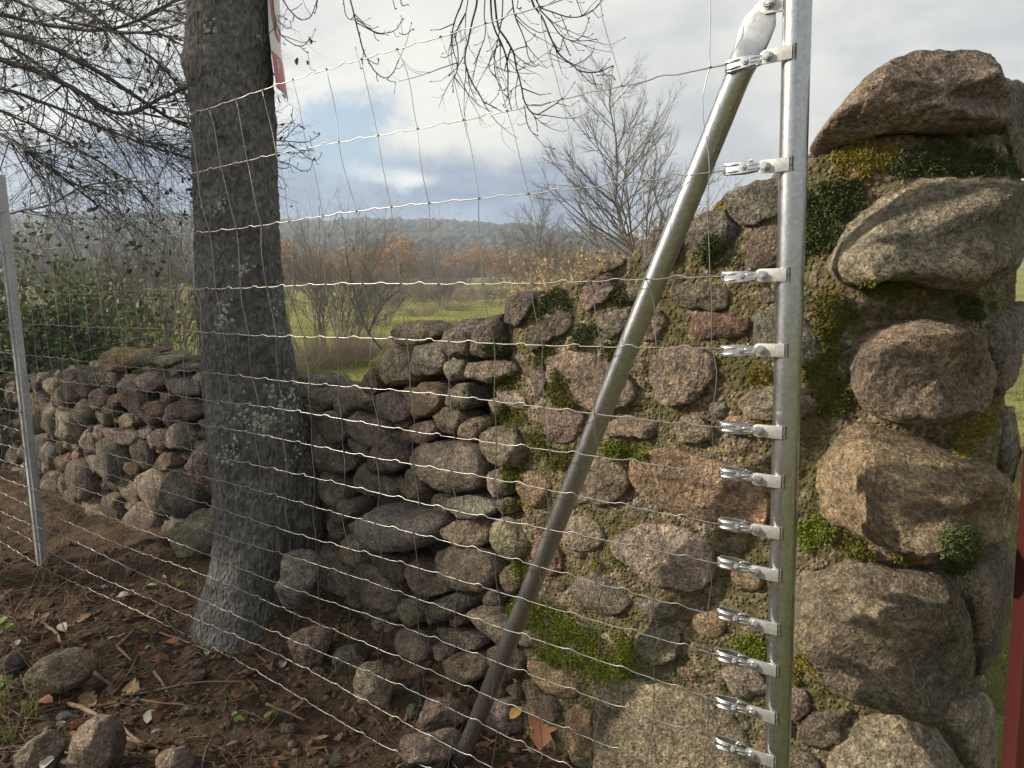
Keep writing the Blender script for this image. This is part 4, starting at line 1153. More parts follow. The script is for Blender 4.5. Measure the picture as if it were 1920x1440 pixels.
for i in range(len(WZ)):
    ks = [.118] + [stay_at(k, i) for k in range(len(stay_s))]
    if ks[1] < ks[0] + .01: ks[1] = ks[0] + .012
    pts_ = []
    for k in range(len(ks)-1):
        a, b = ks[k], ks[k+1]; amp = g.uniform(.0028, .006)*(1 if k else 0); amp2 = amp*g.uniform(-.2, .8)
        sh = g.uniform(-.06, .06)
        for f, kz in ((0, 0), (.18, 0), (.36, -.12), (.44 + sh, .85), (.53 + sh, 1.0), (.62 + sh, .1), (.82, -.25)):
            s_ = a + (b-a)*f
            pts_.append(fp(s_, wire_n(i, s_) + kz*amp2*.6, wire_z(i, s_) + kz*amp))
    mb = MB(); mb.tube(pts_, .00135 if i not in (0, len(WZ)-1) else .0015, 6)
    link('horizontal_wire', mb.mesh('horizontal_wire', fence.location), M['wire'], fence)
kn = MB()
OCT = np.array([(1, 0, 0), (-1, 0, 0), (0, 1, 0), (0, -1, 0), (0, 0, 1), (0, 0, -1)], float); OF = [(0, 2, 4), (2, 1, 4), (1, 3, 4), (3, 0, 4), (2, 0, 5), (1, 2, 5), (3, 1, 5), (0, 3, 5)]
for k in range(len(stay_s)):
    pts_ = []
    for i in range(len(WZ)):
        s_ = stay_at(k, i); P = fp(s_, wire_n(i, s_) - .0034, wire_z(i, s_)); pts_.append(P)
        kn.add((fp(s_, wire_n(i, s_) - .002, wire_z(i, s_)) + OCT[:, :1]*D3*.0050 + OCT[:, 1:2]*N3*.0045 + OCT[:, 2:3]*Z3*.0040).tolist(), OF)
    Q = []
    for i in range(len(WZ)-1):
        a, b = pts_[i], pts_[i+1]; gap = a[2] - b[2]; bow = g.normal(0, .022)*gap + .03*gap*math.sin(k + i*1.3); bn = g.normal(0, .02)*gap
        for f in (0, .12, .3, .5, .7, .88):
            w_ = math.sin(math.pi*f); sk = math.sin(2*math.pi*f)*.4
            Q.append(a*(1-f) + b*f + D3*bow*(w_ + sk) + N3*bn*w_)
    Q.append(pts_[-1])
    mb = MB(); mb.tube(Q, .00110, 5)
    link('vertical_wire', mb.mesh('vertical_wire', fence.location), M['wire'], fence)
o = link('knots', kn.mesh('knots', fence.location, False), M['wire'], fence); o['kind'] = 'stuff'; o['label'] = 'wire knots where the mesh wires cross'

# ---------------------------------------------------------------- strainer post with clamps
PN, PR = .032, .0255
post = empty('strainer_post', fp(0, PN, gz(*fp(0, PN, 0)[:2])))
tag(post, 'new round galvanised steel post with a column of wire clamps, beside the boulder wall end', 'fence post')
PB = np.array(post.location)
mb = MB(); mb.tube([fp(0, PN, z) for z in (-.15, .3, .8, 1.3, 1.8, 2.15)], PR, 40); mb.tube([fp(0, PN, 2.15), fp(0, PN, 2.156), fp(0, PN, 2.166)], [PR + .002, PR + .002, PR*.55], 40)
link('pole', mb.mesh('pole', PB), M['post'], post)
def shade_auto(me, ang=35):
    bm = bmesh.new(); bm.from_mesh(me)
    for e in bm.edges:
        e.smooth = e.is_manifold and e.calc_face_angle(0) < R(ang)
    bm.to_mesh(me); bm.free(); me.polygons.foreach_set('use_smooth', [True]*len(me.polygons)); me.update()
for o in post.children: shade_auto(o.data)
AX = np.array([D3, Z3, -N3])                        # left along the fence, up, to the camera
def bev(me, w_=.0006, seg_=2):
    bm = bmesh.new(); bm.from_mesh(me); bmesh.ops.recalc_face_normals(bm, faces=bm.faces)
    es = [e for e in bm.edges if e.is_manifold and e.calc_face_angle(0) > R(30)]
    try: bmesh.ops.bevel(bm, geom=es, offset=w_, segments=seg_, profile=.6, affect='EDGES', clamp_overlap=True)
    except Exception: pass
    bm.to_mesh(me); bm.free(); shade_auto(me, 40)
# shared meshes; origin = centre of the bracket's foot on the post, plane n = .004
NP = .0045
arc = [(.046 + .0125*math.cos(a), .0125*math.sin(a)) for a in np.linspace(-math.pi/2, math.pi/2, 11)]
mb = MB(); mb.prism([(-.002, -.0125)] + arc + [(-.002, .0125)], (0, 0, 0), AX, .0022)
bracket_me = mb.mesh('bracket', (0, 0, 0), False); bev(bracket_me)
mb = MB(); hexo = [(.0068*math.cos(a), .0068*math.sin(a)) for a in np.arange(6)*math.pi/3 + .3]; circ = [(.0082*math.cos(a), .0082*math.sin(a)) for a in np.arange(18)*math.pi/9]
mb.prism(circ, (0, 0, 0), AX, .0008); mb.prism(hexo, -N3*.0034, AX, .0027); mb.prism([(x*.55, y*.55) for x, y in circ], -N3*.0065, AX, .0006)
bolt_me = mb.mesh('bolt', (0, 0, 0), False); bev(bolt_me, .0005, 1); bolt_me.transform(Matrix.Scale(1.15, 4))
def bowed(c0, bow, a0, a1, h0, h1, th=.0014, n=10):
    """curved jaw plate, bowed along the camera axis"""
    m_ = MB(); V = []
    for k in range(n+1):
        t_ = k/n; a = a0 + (a1-a0)*t_; hh = h0 + (h1-h0)*min(1, t_*2.2); c_ = c0 + bow*math.sin(math.pi*min(1, .12 + .80*t_))
        for b, cc in ((-hh, c_-th), (hh, c_-th), (hh, c_+th), (-hh, c_+th)): V.append((AX[0]*a + AX[1]*b + AX[2]*cc).tolist())
    F = [(0, 1, 2, 3)]
    for k in range(n):
        for j in range(4): F.append((4*k+j, 4*k+4+j, 4*k+4+(j+1) % 4, 4*k+(j+1) % 4))
    F.append((4*n+3, 4*n+2, 4*n+1, 4*n)); m_.add(V, F); return m_
mb = bowed(.002, .0075, .053, .124, .0070, .0108)
for b in (-.0062, .0062):
    mb.tube([AX[0]*a + AX[1]*b + AX[2]*c_ for a, c_ in ((.092, .0118), (.100, .0118), (.112, .0102), (.123, .0066))], [.0012, .0022, .0022, .0014], 8)
for b in (-.0035, .0035): mb.tube([AX[0]*a + AX[1]*b + AX[2]*c_ for a, c_ in ((.056, .0068), (.066, .0095), (.074, .0112))], [.0010, .0016, .0010], 8)
mb2 = bowed(-.004, -.0085, .053, .124, .0070, .0108); mb.add(mb2.V, mb2.F)
mb.box(AX[0]*.1235 + AX[2]*.0008, AX, (.0012, .0095, .0046))
clamp_me = mb.mesh('clamp', (0, 0, 0), False); bev(clamp_me, .0004, 1)
mb = MB(); q = AX[0]*.082
mb.prism([(.0062*math.cos(a), .0062*math.sin(a)) for a in np.arange(6)*math.pi/3], q + AX[2]*.0135, AX, .0028)
mb.tube([q - AX[2]*.016, q + AX[2]*.020], .0030, 10); mb.prism([(.0062*math.cos(a), .0062*math.sin(a)) for a in np.arange(6)*math.pi/3 + .5], q - AX[2]*.0150, AX, .0026)
mb.tube([q + AX[1]*.002 - AX[2]*.006 - AX[0]*.010, q + AX[1]*.012 - AX[2]*.002 - AX[0]*.010, q + AX[1]*.013 + AX[2]*.003 - AX[0]*.014], [.0022, .0026, .0018], 8)
jaw_bolt_me = mb.mesh('jaw_bolt', (0, 0, 0), False); bev(jaw_bolt_me, .0004, 1)
gw = np.random.default_rng(8); mb = MB()
for k in range(9):
    b = -.0115 + .0029*k; mb.tube([AX[0]*.001*gw.normal() - AX[0]*.004 + AX[1]*b - AX[2]*.001, AX[0]*(-.0055 - .0015*gw.uniform()) + AX[1]*(b + .001) + AX[2]*.0006, AX[0]*-.0085 + AX[1]*b - AX[2]*.0016], [.0012, .0030*gw.uniform(.7, 1.2), .001], 6)
weld_me = mb.mesh('weld', (0, 0, 0)); 
for me, mm in ((bracket_me, 'plate'), (bolt_me, 'zinc'), (clamp_me, 'zinc'), (jaw_bolt_me, 'zinc'), (weld_me, 'weld')): me.materials.append(M[mm])
for i in range(len(WZ)-1):
    z = wire_z(i, .12)
    base = fp(0, NP, z)
    tilt = gw.normal(0, .018)
    br = link('bracket', bracket_me, None, post, base - PB)
    ct = Matrix.Rotation(tilt, 4, Vector(N3.tolist()))
    for nm, me, off in (('bolt', bolt_me, AX[0]*.043 + AX[2]*.0042), ('clamp', clamp_me, AX[2]*-.0035), ('jaw_bolt', jaw_bolt_me, AX[2]*-.0035), ('weld', weld_me, AX[2]*0)):
        c_ = link(nm, me, None, br, off)
        if nm in ('clamp', 'jaw_bolt'): c_.rotation_euler = ct.to_euler()
# ---------------------------------------------------------------- brace with a flattened top
sB, sT = on_fence(873, 1404, .088), on_fence(1436, 14, .034)
sB = sB - unit(sT - sB)*.10
brace = empty('brace_pole', sB)
tag(brace, 'slanting galvanised tube bracing the round post, its flattened top bolted on', 'brace')
ax_ = unit(sT - sB); side = unit(np.cross(ax_, N3)); nn_ = np.cross(side, ax_)
Ltot = np.linalg.norm(sT - sB); prof = [(0, .0245, .0245), (.05, .0245, .0245), (Ltot*.3, .0245, .0245), (Ltot*.6, .0245, .0245), (Ltot-.135, .0245, .0245), (Ltot-.115, .0255, .0235), (Ltot-.095, .0280, .0185), (Ltot-.075, .0310, .0105), (Ltot-.06, .0330, .0045), (Ltot-.05, .0335, .0036), (Ltot-.025, .0330, .0036), (Ltot-.012, .0270, .0036), (Ltot+.004, .0180, .0036)]
ns_ = 36; V, F = [], []
for k, (l, a, b) in enumerate(prof):
    for j in range(ns_):
        q = 2*math.pi*j/ns_; e_ = 1.0 if b > .02 else .6
        ca, sa = math.cos(q), math.sin(q)
        V.append(sB + ax_*l + side*a*ca + nn_*b*math.copysign(abs(sa)**e_, sa))
for k in range(len(prof)-1):
    for j in range(ns_): F.append((k*ns_+j, k*ns_+(j+1) % ns_, (k+1)*ns_+(j+1) % ns_, (k+1)*ns_+j))
F.append(tuple(range(ns_))[::-1]); F.append(tuple((len(prof)-1)*ns_ + j for j in range(ns_)))
me = mesh_np('tube', local(brace, V), F); shade_auto(me, 40); link('tube', me, M['post'], brace)
bc = on_fence(1443, 6, .028)
mb = MB(); mb.prism([(-.036, -.020), (-.030, .02), (.006, .02), (.016, .014), (.020, .002), (.017, -.011), (.008, -.018)], bc, AX, .0025)
me = mb.mesh('lug', PB, False); bev(me, .0008); link('lug', me, M['plate'], post)
o = link('bolt', bolt_me, None, brace, bc - N3*.0045 - np.array(brace.location)); o.scale = (1.25, 1.25, 1.25)

# ---------------------------------------------------------------- second post of the fence
P2 = fp(3.90, .04, gz(*fp(3.90, .04, 0)[:2]))
post2 = empty('line_post', P2)
tag(post2, 'plain pressed steel post with folded edges at the far end of the mesh', 'fence post')
out_ = [(-.030, -.016), (-.030, .016), (-.012, .020), (-.012, .026), (.012, .026), (.012, .020), (.030, .016), (.030, -.016), (.026, -.016), (.026, .013), (.009, .017), (.009, .023), (-.009, .023), (-.009, .017), (-.026, .013), (-.026, -.016)]
V = []; 
for z in (-.12, 2.02):
    for a, b in out_: V.append(P2 + D3*a - N3*b + Z3*z)
n_ = len(out_); F = [(i, (i+1) % n_, n_+(i+1) % n_, n_+i) for i in range(n_)]
F += [(n_+0, n_+1, n_+14, n_+15), (n_+1, n_+2, n_+13, n_+14), (n_+2, n_+3, n_+12, n_+13), (n_+3, n_+4, n_+11, n_+12), (n_+4, n_+5, n_+10, n_+11), (n_+5, n_+6, n_+9, n_+10), (n_+6, n_+7, n_+8, n_+9)]
me = mesh_np('channel', local(post2, V), F, False); link('channel', me, M['oldpost'], post2)
mb = MB()
for i in range(len(WZ)):
    z = wire_z(i, 3.9); mb.tube([fp(3.885, .012, z + .004), fp(3.888, -.006, z + .004), fp(3.912, -.006, z - .004), fp(3.915, .012, z - .004)], .0013, 5)
    link('tie_wire', mb.mesh('tie_wire', P2), M['wire'], post2); mb = MB()
# ---------------------------------------------------------------- red gate post at the right
gp = at(1898, 1440, 1.34); gpb = np.array([gp[0] + .024, gp[1], 0]); gate = empty('gate_post', (gpb[0], gpb[1], gz(gpb[0], gpb[1])))
tag(gate, 'dark red painted square steel post of a gate beyond the wall end', 'gate post')
AG = np.array([[math.cos(-.25), math.sin(-.25), 0], [-math.sin(-.25), math.cos(-.25), 0], [0, 0, 1]])
mb = MB(); mb.box(gpb + [0, 0, .85], AG, (.030, .030, .95)); me = mb.mesh('tube', gate.location, False); bev(me, .004, 3); link('tube', me, M['rust_red'], gate)
mb = MB(); mb.box(gpb + [0, 0, 1.803], AG, (.032, .032, .003)); me = mb.mesh('cap', gate.location, False); bev(me, .001, 2); link('cap', me, M['rust_red'], gate)
# ================================================================ loose stones on the soil
def loose(poly, code, label, lift=0.0, Y=None, name='loose_stone', cat='stone', sink=.12):
    xs = [q[0] for q in poly]; ys = [q[1] for q in poly]
    if Y is None:
        h = hit_ground(np.mean(xs), max(ys) - sink*(max(ys)-min(ys))); Y = h[1]
    W = np.array([at(x, y, Y) for x, y in poly]); W = resample(chaikin(W, 2), 44); C = W.mean(0)
    rel = W - C; o2 = np.column_stack([rel[:, 0], rel[:, 2], 0*rel[:, 0]]); sz = min(np.ptp(o2[:, 0]), np.ptp(o2[:, 1]))
    C = C + np.array([0, sz*.28, 0])
    V, F = lump(o2, np.array([1., 0, 0]), Z3, np.array([0, -1., 0]), C, sz*.42, sz*.42, 2.5, 14, 10, int(srng.integers(1, 900)), .075, 2.8)
    o = link(name, mesh_np(name, V - C, F), M['stone'], None, C, tint(code, srng))
    tag(o, label, cat)
    note(V, F)
    return o
loose([(517,1057),(540,1043),(593,1043),(597,1063),(583,1120),(567,1147),(533,1152),(503,1146),(507,1110),(527,1087)], 'g', 'upright two-lobed grey stone standing on the soil against the trunk foot', Y=2.60)
loose([(532,1213),(540,1200),(593,1183),(620,1197),(607,1247),(580,1265),(550,1257),(533,1237)], 'p', 'square pinkish brown block lying on the dug soil behind the mesh')
loose([(657,1277),(690,1253),(723,1260),(747,1287),(737,1330),(700,1337),(660,1320)], 'p', 'reddish rubble stone half sunk in the soil below the dry wall')
loose([(612,1230),(673,1215),(690,1237),(670,1265),(625,1275)], 'b', 'small soil-stained stone between the square block and the dry wall')
loose([(780,1357),(797,1330),(827,1323),(873,1330),(880,1353),(857,1370),(827,1393),(790,1397),(777,1380)], 'p', 'brown stone on the soil just left of the brace foot')
loose([(743,1405),(760,1392),(807,1390),(853,1383),(873,1400),(857,1432),(800,1452),(755,1445)], 'b', 'broad earthy stone in front of the brace foot')
loose([(105,1420),(120,1390),(160,1360),(193,1363),(213,1390),(215,1420),(205,1470),(120,1480)], 'l', 'pale rounded stone with folded grain in the foreground soil')
loose([(33,1293),(50,1250),(100,1233),(157,1230),(170,1253),(163,1280),(117,1307),(50,1317)], 'b', 'long brown stone half buried among the twigs')
loose([(275,1440),(300,1420),(333,1417),(353,1433),(350,1480),(290,1490)], 'b', 'low mossy brown stone barely showing above the soil')
loose([(0,1450),(33,1410),(67,1390),(100,1397),(103,1440),(60,1490)], 'b', 'earth-covered stone beside the pale rounded foreground stone')
loose([(290,1024),(317,993),(350,967),(393,960),(412,1010),(392,1056),(330,1056)], 'l', 'lichen-grey boulder leaning on the left of the trunk foot')
loose([(337,880),(353,850),(383,833),(403,847),(407,907),(383,920),(350,910)], 'l', 'mossy pale stone wedged between the trunk and the dry wall', Y=3.32)
loose([(-20,1250),(20,1225),(40,1235),(42,1262),(0,1280)], 'd', 'dark stone at the very foot of the dry twigs')
loose([(1005,1360),(1030,1350),(1050,1375),(1045,1400),(1010,1400)], 'b', 'small brown stone at the foot of the mortared wall')
RUB = 'small earthy rubble stone scattered on the dug soil'
rg = np.random.default_rng(77); nrub = 0
while nrub < 18:
    px, py = rg.uniform(330, 900), rg.uniform(1120, 1440)
    h = hit_ground(px, py)
    if h is None: continue
    s_, n_ = to_sn(h[0], h[1])
    if n_ > .33 or n_ < -.25: continue
    r_ = rg.uniform(.012, .030); th = np.linspace(0, 2*math.pi, 18, endpoint=False); o2 = np.column_stack([np.cos(th)*r_*rg.uniform(.9, 1.5), np.sin(th)*r_*rg.uniform(.7, 1.1), 0*th])
    V, F = lump(o2, np.array([1., 0, 0]), Z3, np.array([0, -1., 0]), h + [0, 0, r_*.25], r_, r_, 2.4, 6, 5, int(rg.integers(1, 900)), .09, 2.8)
    o = link('rubble_stone', mesh_np('rubble_stone', V - h, F), M['stone'], None, h, tuple(np.array(tint(rg.choice(list('bbrd')), srng))*.6)); tag(o, RUB, 'stone', 'rubble on the soil'); note(V, F); nrub += 1

# ---- soil crumbs: one mass
g = np.random.default_rng(91); mb = MB(); IVl, IFl = IV, [tuple(f) for f in IF]
VV, FF, CC = [], [], []; k = 0
while k < 3600:
    px, py = g.uniform(-40, 1150), 1440 - 460*g.uniform()**.7*1.0 + 40
    h = hit_ground(px, py)
    if h is None: continue
    s_, n_ = to_sn(h[0], h[1])
    if n_ > .42: continue
    r_ = .0025 + .012*g.uniform()**4
    V = IV*(1 + .25*g.standard_normal((len(IV), 1)))*r_*[1.2, 1.1, .8] + h + [0, 0, r_*.3]
    VV.append(V); FF.append(IF + k*len(IV)); v = g.uniform(.6, 1.35); CC.append(np.tile([.085*v, .060*v, .041*v, 1], (len(IV), 1))); k += 1
me = mesh_np('soil_crumbs', np.concatenate(VV), np.concatenate(FF)); a = me.color_attributes.new('tint', 'FLOAT_COLOR', 'POINT'); a.data.foreach_set('color', np.concatenate(CC).astype(np.float32).ravel())
o = link('soil_crumbs', me, M['moss']); o['kind'] = 'stuff'; o['label'] = 'loose crumbs of dark dug soil'

# ---- sticks
STICKS = [([(130,1327),(165,1338),(200,1357),(227,1390),(293,1407)], 7, 'thick dark curved root lying beside the pale foreground stone'),
 ([(213,1353),(235,1372),(253,1393),(300,1410)], 5, 'forked brown stick beside the dark curved root'),
 ([(167,1257),(190,1280),(210,1292)], 8, 'stout stick with a pale sawn end on the soil'),
 ([(230,1263),(215,1282),(200,1302)], 6, 'short pale brown peg of wood by the sawn stick'),
 ([(230,1308),(293,1300),(360,1283),(460,1282)], 3.5, 'long thin bare twig stretching over the bare soil'),
 ([(290,1263),(305,1287),(322,1315)], 5, 'dark stick pointing at the long thin twig'),
 ([(500,1325),(535,1340),(573,1357)], 4.5, 'straight brown stick alone on the smooth dug soil'),
 ([(220,1217),(238,1200),(250,1187)], 6, 'knotty forked stick among the fallen leaves'),
 ([(222,1220),(235,1232),(247,1243)], 5, 'short fork end beside the knotty stick'),
 ([(300,1190),(350,1207),(400,1227)], 3.5, 'slim reddish twig under the lowest mesh wire'),
 ([(80,1173),(110,1193),(120,1227)], 6, 'bent reddish stick near the half buried long stone'),
 ([(0,1123),(50,1107),(100,1100)], 4, 'thin branch lying at the edge of the grass'),
 ([(210,1308),(240,1270),(262,1225)], 3, 'upright thin twig stuck among the litter'),
 ([(450,1200),(476,1226),(517,1260)], 3.2, 'grey bent twig hanging over the dug hollow'),
 ([(10,1240),(90,1215),(180,1190)], 3, 'long straight dry stalk behind the half buried stone'),
 ([(1060,1385),(1085,1412),(1110,1438)], 3, 'pale thin stick at the foot of the mortared wall')]
for pts_, rmm, lab in STICKS:
    Q3 = []
    for j, (x, y) in enumerate(pts_):
        h = hit_ground(x, y); Q3.append(h + [0, 0, rmm*.001*1.3 + .004])
    Q3 = smooth_pts(Q3, 2)
    Q3 = Q3 + np.column_stack([.004*fbm(Q3, 20, 2, .5, 3), .004*fbm(Q3, 20, 2, .5, 4), .004*np.abs(fbm(Q3, 20, 2, .5, 5))])
    mb = MB(); mb.tube(Q3 - Q3[0], np.linspace(rmm, rmm*.6, len(Q3))*.00125, 7)
    tag(link('stick', mb.mesh('stick'), M['stick'], None, Q3[0]), lab, 'stick')
# fine twig litter: one mass
mb = MB(); g = np.random.default_rng(14); k = 0
while k < 760:
    px, py = -60 + 560*g.uniform()**1.5, g.uniform(1060, 1480)
    if g.uniform() < .10: px, py = g.uniform(450, 1120), g.uniform(1280, 1470)
    h = hit_ground(px, py)
    if h is None: continue
    s_, n_ = to_sn(h[0], h[1])
    if n_ > .40: continue
    L = g.uniform(.04, .26)*(1.3 if px < 200 else .9); a = g.uniform(0, 6.28); d_ = np.array([math.cos(a), math.sin(a), g.normal(0, .12)])
    p = [h + d_*L*f + [0, 0, .003 + .012*g.uniform() + .02*math.sin(3*f)*g.uniform()] for f in (0, .33, .66, 1)]
    p[1][:2] += g.normal(0, .012, 2); p[2][:2] += g.normal(0, .015, 2)
    for q in p: q[2] = max(q[2], gz(q[0], q[1]) + .002)
    r_ = .0008 + .0032*g.uniform()**2.5; v = g.uniform(.4, 1.7); mb.tube(p, [r_, r_, r_*.8, r_*.5], 4, (.10*v, .072*v, .05*v)); k += 1
o = link('twig_litter', mb.mesh('twig_litter'), M['moss']); o['kind'] = 'stuff'; o['label'] = 'tangle of fine dry twigs and stems on the soil'
# upright dry stems at the left
mb = MB(); g = np.random.default_rng(15)
for k in range(60):
    px, py = g.uniform(-70, 150), g.uniform(1000, 1330) if k < 25 else g.uniform(940, 1040)
    h = hit_ground(px, py)
    if h is None: continue
    grow(mb, h, [g.normal(0, .35), g.normal(0, .3), 1], g.uniform(.15, .5), .0022, 0, g, [(2, .6, .5, .12, (0, 0, -.1), 4, 5), (0, .5, .5, .15, (0, 0, -.2), 3, 3)])
o = link('dry_stems', mb.mesh('dry_stems'), M['stick']); o['kind'] = 'stuff'; o['label'] = 'dry brown stems standing along the foot of the fence'

# ---- fallen leaves
LV = [(143,1137,'oak',.085,'d','large tan oak leaf lying flat near the mesh'), (157,1163,'oak',.080,'d','brown oak leaf beside the paler tan one'), (165,1318,'oak',.100,'t','big jagged tan oak leaf below the sawn stick'), (247,1300,'oak',.080,'t','pale curled oak leaf by the long thin twig'),
 (320,1212,'oak',.080,'r','reddish oak leaf under the lowest mesh wires'), (280,1352,'oval',.055,'w','single whitish oval leaf on bare soil'), (83,1165,'long',.060,'w','pale slim leaf beside the bent reddish stick'), (223,1196,'long',.055,'w','whitish narrow leaf next to the knotty stick'), (208,1199,'long',.050,'w','second whitish narrow leaf by the knotty stick'),
 (118,1185,'oval',.060,'w','grey-white leaf curled on the leaf litter'), (230,1122,'oval',.060,'w','pale folded leaf standing by the lowest wire'), (480,1153,'oak',.075,'y','light tan leaf at the foot of the upright stone'), (1022,1392,'oak',.150,'r','very large rust-brown leaf at the foot of the mortared wall'), (968,1346,'oval',.055,'y','small yellow leaf near the brace foot'),
 (83,1322,'oval',.070,'r','brown oval leaf near the foreground stones'), (88,1437,'oval',.055,'w','silvery leaf on the earth-covered foreground stone'), (433,1403,'long',.055,'w','narrow silvery leaf on the smooth dug soil'), (600,1388,'long',.055,'d','narrow dull leaf beside the earthy stone')]
LC = {'d': (.23, .145, .085), 't': (.33, .215, .125), 'r': (.25, .115, .065), 'w': (.42, .41, .35), 'y': (.48, .32, .10), 'g': (.16, .24, .03)}
g = np.random.default_rng(23)
WBV2 = BVHTree.FromPolygons(np.concatenate(ALLV).tolist(), ALLF)
for x, y, kd, L, cc, lab in LV:
    r_ = unit(ray(x, y)); h1 = GBVH.ray_cast(Vector((0, 0, CAMZ)), Vector(r_.tolist())); h2 = WBV2.ray_cast(Vector((0, 0, CAMZ)), Vector(r_.tolist()))
    h = h1 if (h2[0] is None or h1[3] < h2[3]) else h2
    n = unit(np.array([0, 0, 1.0]) + g.normal(0, .22, 3) + np.array([0, -.25, 0])); P = np.array(h[0]) + [0, 0, .006]
    V, F = leaf_verts(kd, L, g); V = frame_to(V - [L/2, 0, 0], np.zeros(3), n, g.uniform(0, 6.28)); V[:, 2] -= V[:, 2].min() - .001
    mb = MB(); v = g.uniform(.85, 1.15); mb.add(V.tolist(), F, tuple(np.array(LC[cc])*v))
    tag(link('fallen_leaf', mb.mesh('fallen_leaf'), M['dryleaf'], None, P), lab, 'leaf')
mb = MB(); k = 0
while k < 420:
    px, py = g.uniform(-60, 640), g.uniform(1040, 1470)
    if g.uniform() < .15: px, py = g.uniform(600, 1100), g.uniform(1300, 1460)
    h = hit_ground(px, py)
    if h is None: continue
    s_, n_ = to_sn(h[0], h[1])
    if n_ > .38 or (px > 330 and g.uniform() < .72): continue
    kd = g.choice(['oak', 'oval', 'long', 'oak']); L = g.uniform(.022, .06); n = unit(np.array([0, 0, 1.0]) + g.normal(0, .4, 3))
    V, F = leaf_verts(kd, L, g, .5); V = frame_to(V - [L/2, 0, 0], h, n, g.uniform(0, 6.28)); V[:, 2] += max(0, h[2] + .002 - V[:, 2].min()) * .8
    c_ = np.array(LC[g.choice(list('ddrrdtwd'))])*g.uniform(.35, .85); mb.add(V.tolist(), F, tuple(c_)); k += 1
o = link('leaf_litter', mb.mesh('leaf_litter'), M['dryleaf']); o['kind'] = 'stuff'; o['label'] = 'dull brown leaf litter spread over the soil'
# ---- small green weeds
WEED = [((447,1357), 'tiny bright green seedling on the dug soil', 4, .022), ((508,1347), 'small dull green seedling beside the straight brown stick', 3, .020), ((1000,1365), 'little green clover plant beside the very large rust-brown leaf', 6, .022), ((15,1182), 'green bramble sprig by the edge of the twigs', 7, .030), ((10,1290), 'yellow-green leafy sprig beside the half buried stone', 8, .028), ((300,1098), 'small green shoot under the mesh left of the trunk', 4, .022), ((338,1100), 'second small green shoot closer to the trunk foot', 4, .022), ((268,1190), 'pair of round green leaves flat on the litter', 2, .026)]
for (x, y), lab, n_, L in WEED:
    r_ = unit(ray(x, y)); h = hit_ground(x, y + 6); mb = MB()
    for k in range(n_):
        a = 6.28*k/n_ + g.normal(0, .3); e = np.array([math.cos(a)*L*1.1, math.sin(a)*L*1.1, L*g.uniform(.7, 2.0)])
        mb.tube([[0, 0, -.004], e*.5 + [0, 0, L*.3], e], .0009, 4, (.10, .14, .03))
        V, F = leaf_verts('oval', L*g.uniform(.9, 1.4), g); V = frame_to(V, e, unit([math.cos(a)*.4, math.sin(a)*.4 - .3, 1]), a + .5); v = g.uniform(.7, 1.25); mb.add(V.tolist(), F, (.15*v, .24*v, .035*v))
    tag(link('weed', mb.mesh('weed'), M['leaf'], None, h), lab, 'plant')
def tuft(mb, P, n, L, g, c1, c2, spread=.35, w_=.0016):
    for _ in range(n):
        a = g.uniform(0, 6.28); l_ = L*g.uniform(.5, 1.2); lean = spread*g.uniform(.2, 1.3); d_ = np.array([math.cos(a)*lean, math.sin(a)*lean, 1]); q = P + [g.normal(0, .012), g.normal(0, .012), -.004]
        sd_ = np.array([-math.sin(a), math.cos(a), 0])*w_*g.uniform(.7, 1.4); t1 = q + d_*l_*.55; t2 = q + d_*l_*.85 + [math.cos(a)*l_*.25, math.sin(a)*l_*.25, 0]
        b = g.uniform(); mb.add([(q - sd_).tolist(), (q + sd_).tolist(), (t1 + sd_*.8).tolist(), (t1 - sd_*.8).tolist(), t2.tolist()], [(0, 1, 2, 3), (3, 2, 4)], tuple(np.array(c1)*(1-b) + np.array(c2)*b))
TF_ = [((405,1118), 26, .11, 'grass tuft growing at the foot of the trunk'), ((432,1130), 20, .10, 'second grass tuft beside the trunk foot'), ((20,1395), 26, .12, 'tuft of grass among the foreground twigs'), ((60,1345), 18, .12, 'thin grass tuft beside the half buried long stone'), ((8,1330), 30, .14, 'dry yellowish grass tuft at the edge of the litter')]
for (x, y), n_, L, lab in TF_:
    h = hit_ground(x, y); mb = MB(); tuft(mb, np.zeros(3), n_, L, g, (.10, .14, .03), (.20, .19, .07)); tag(link('grass_tuft', mb.mesh('grass_tuft'), M['grass'], None, h), lab, 'plant')

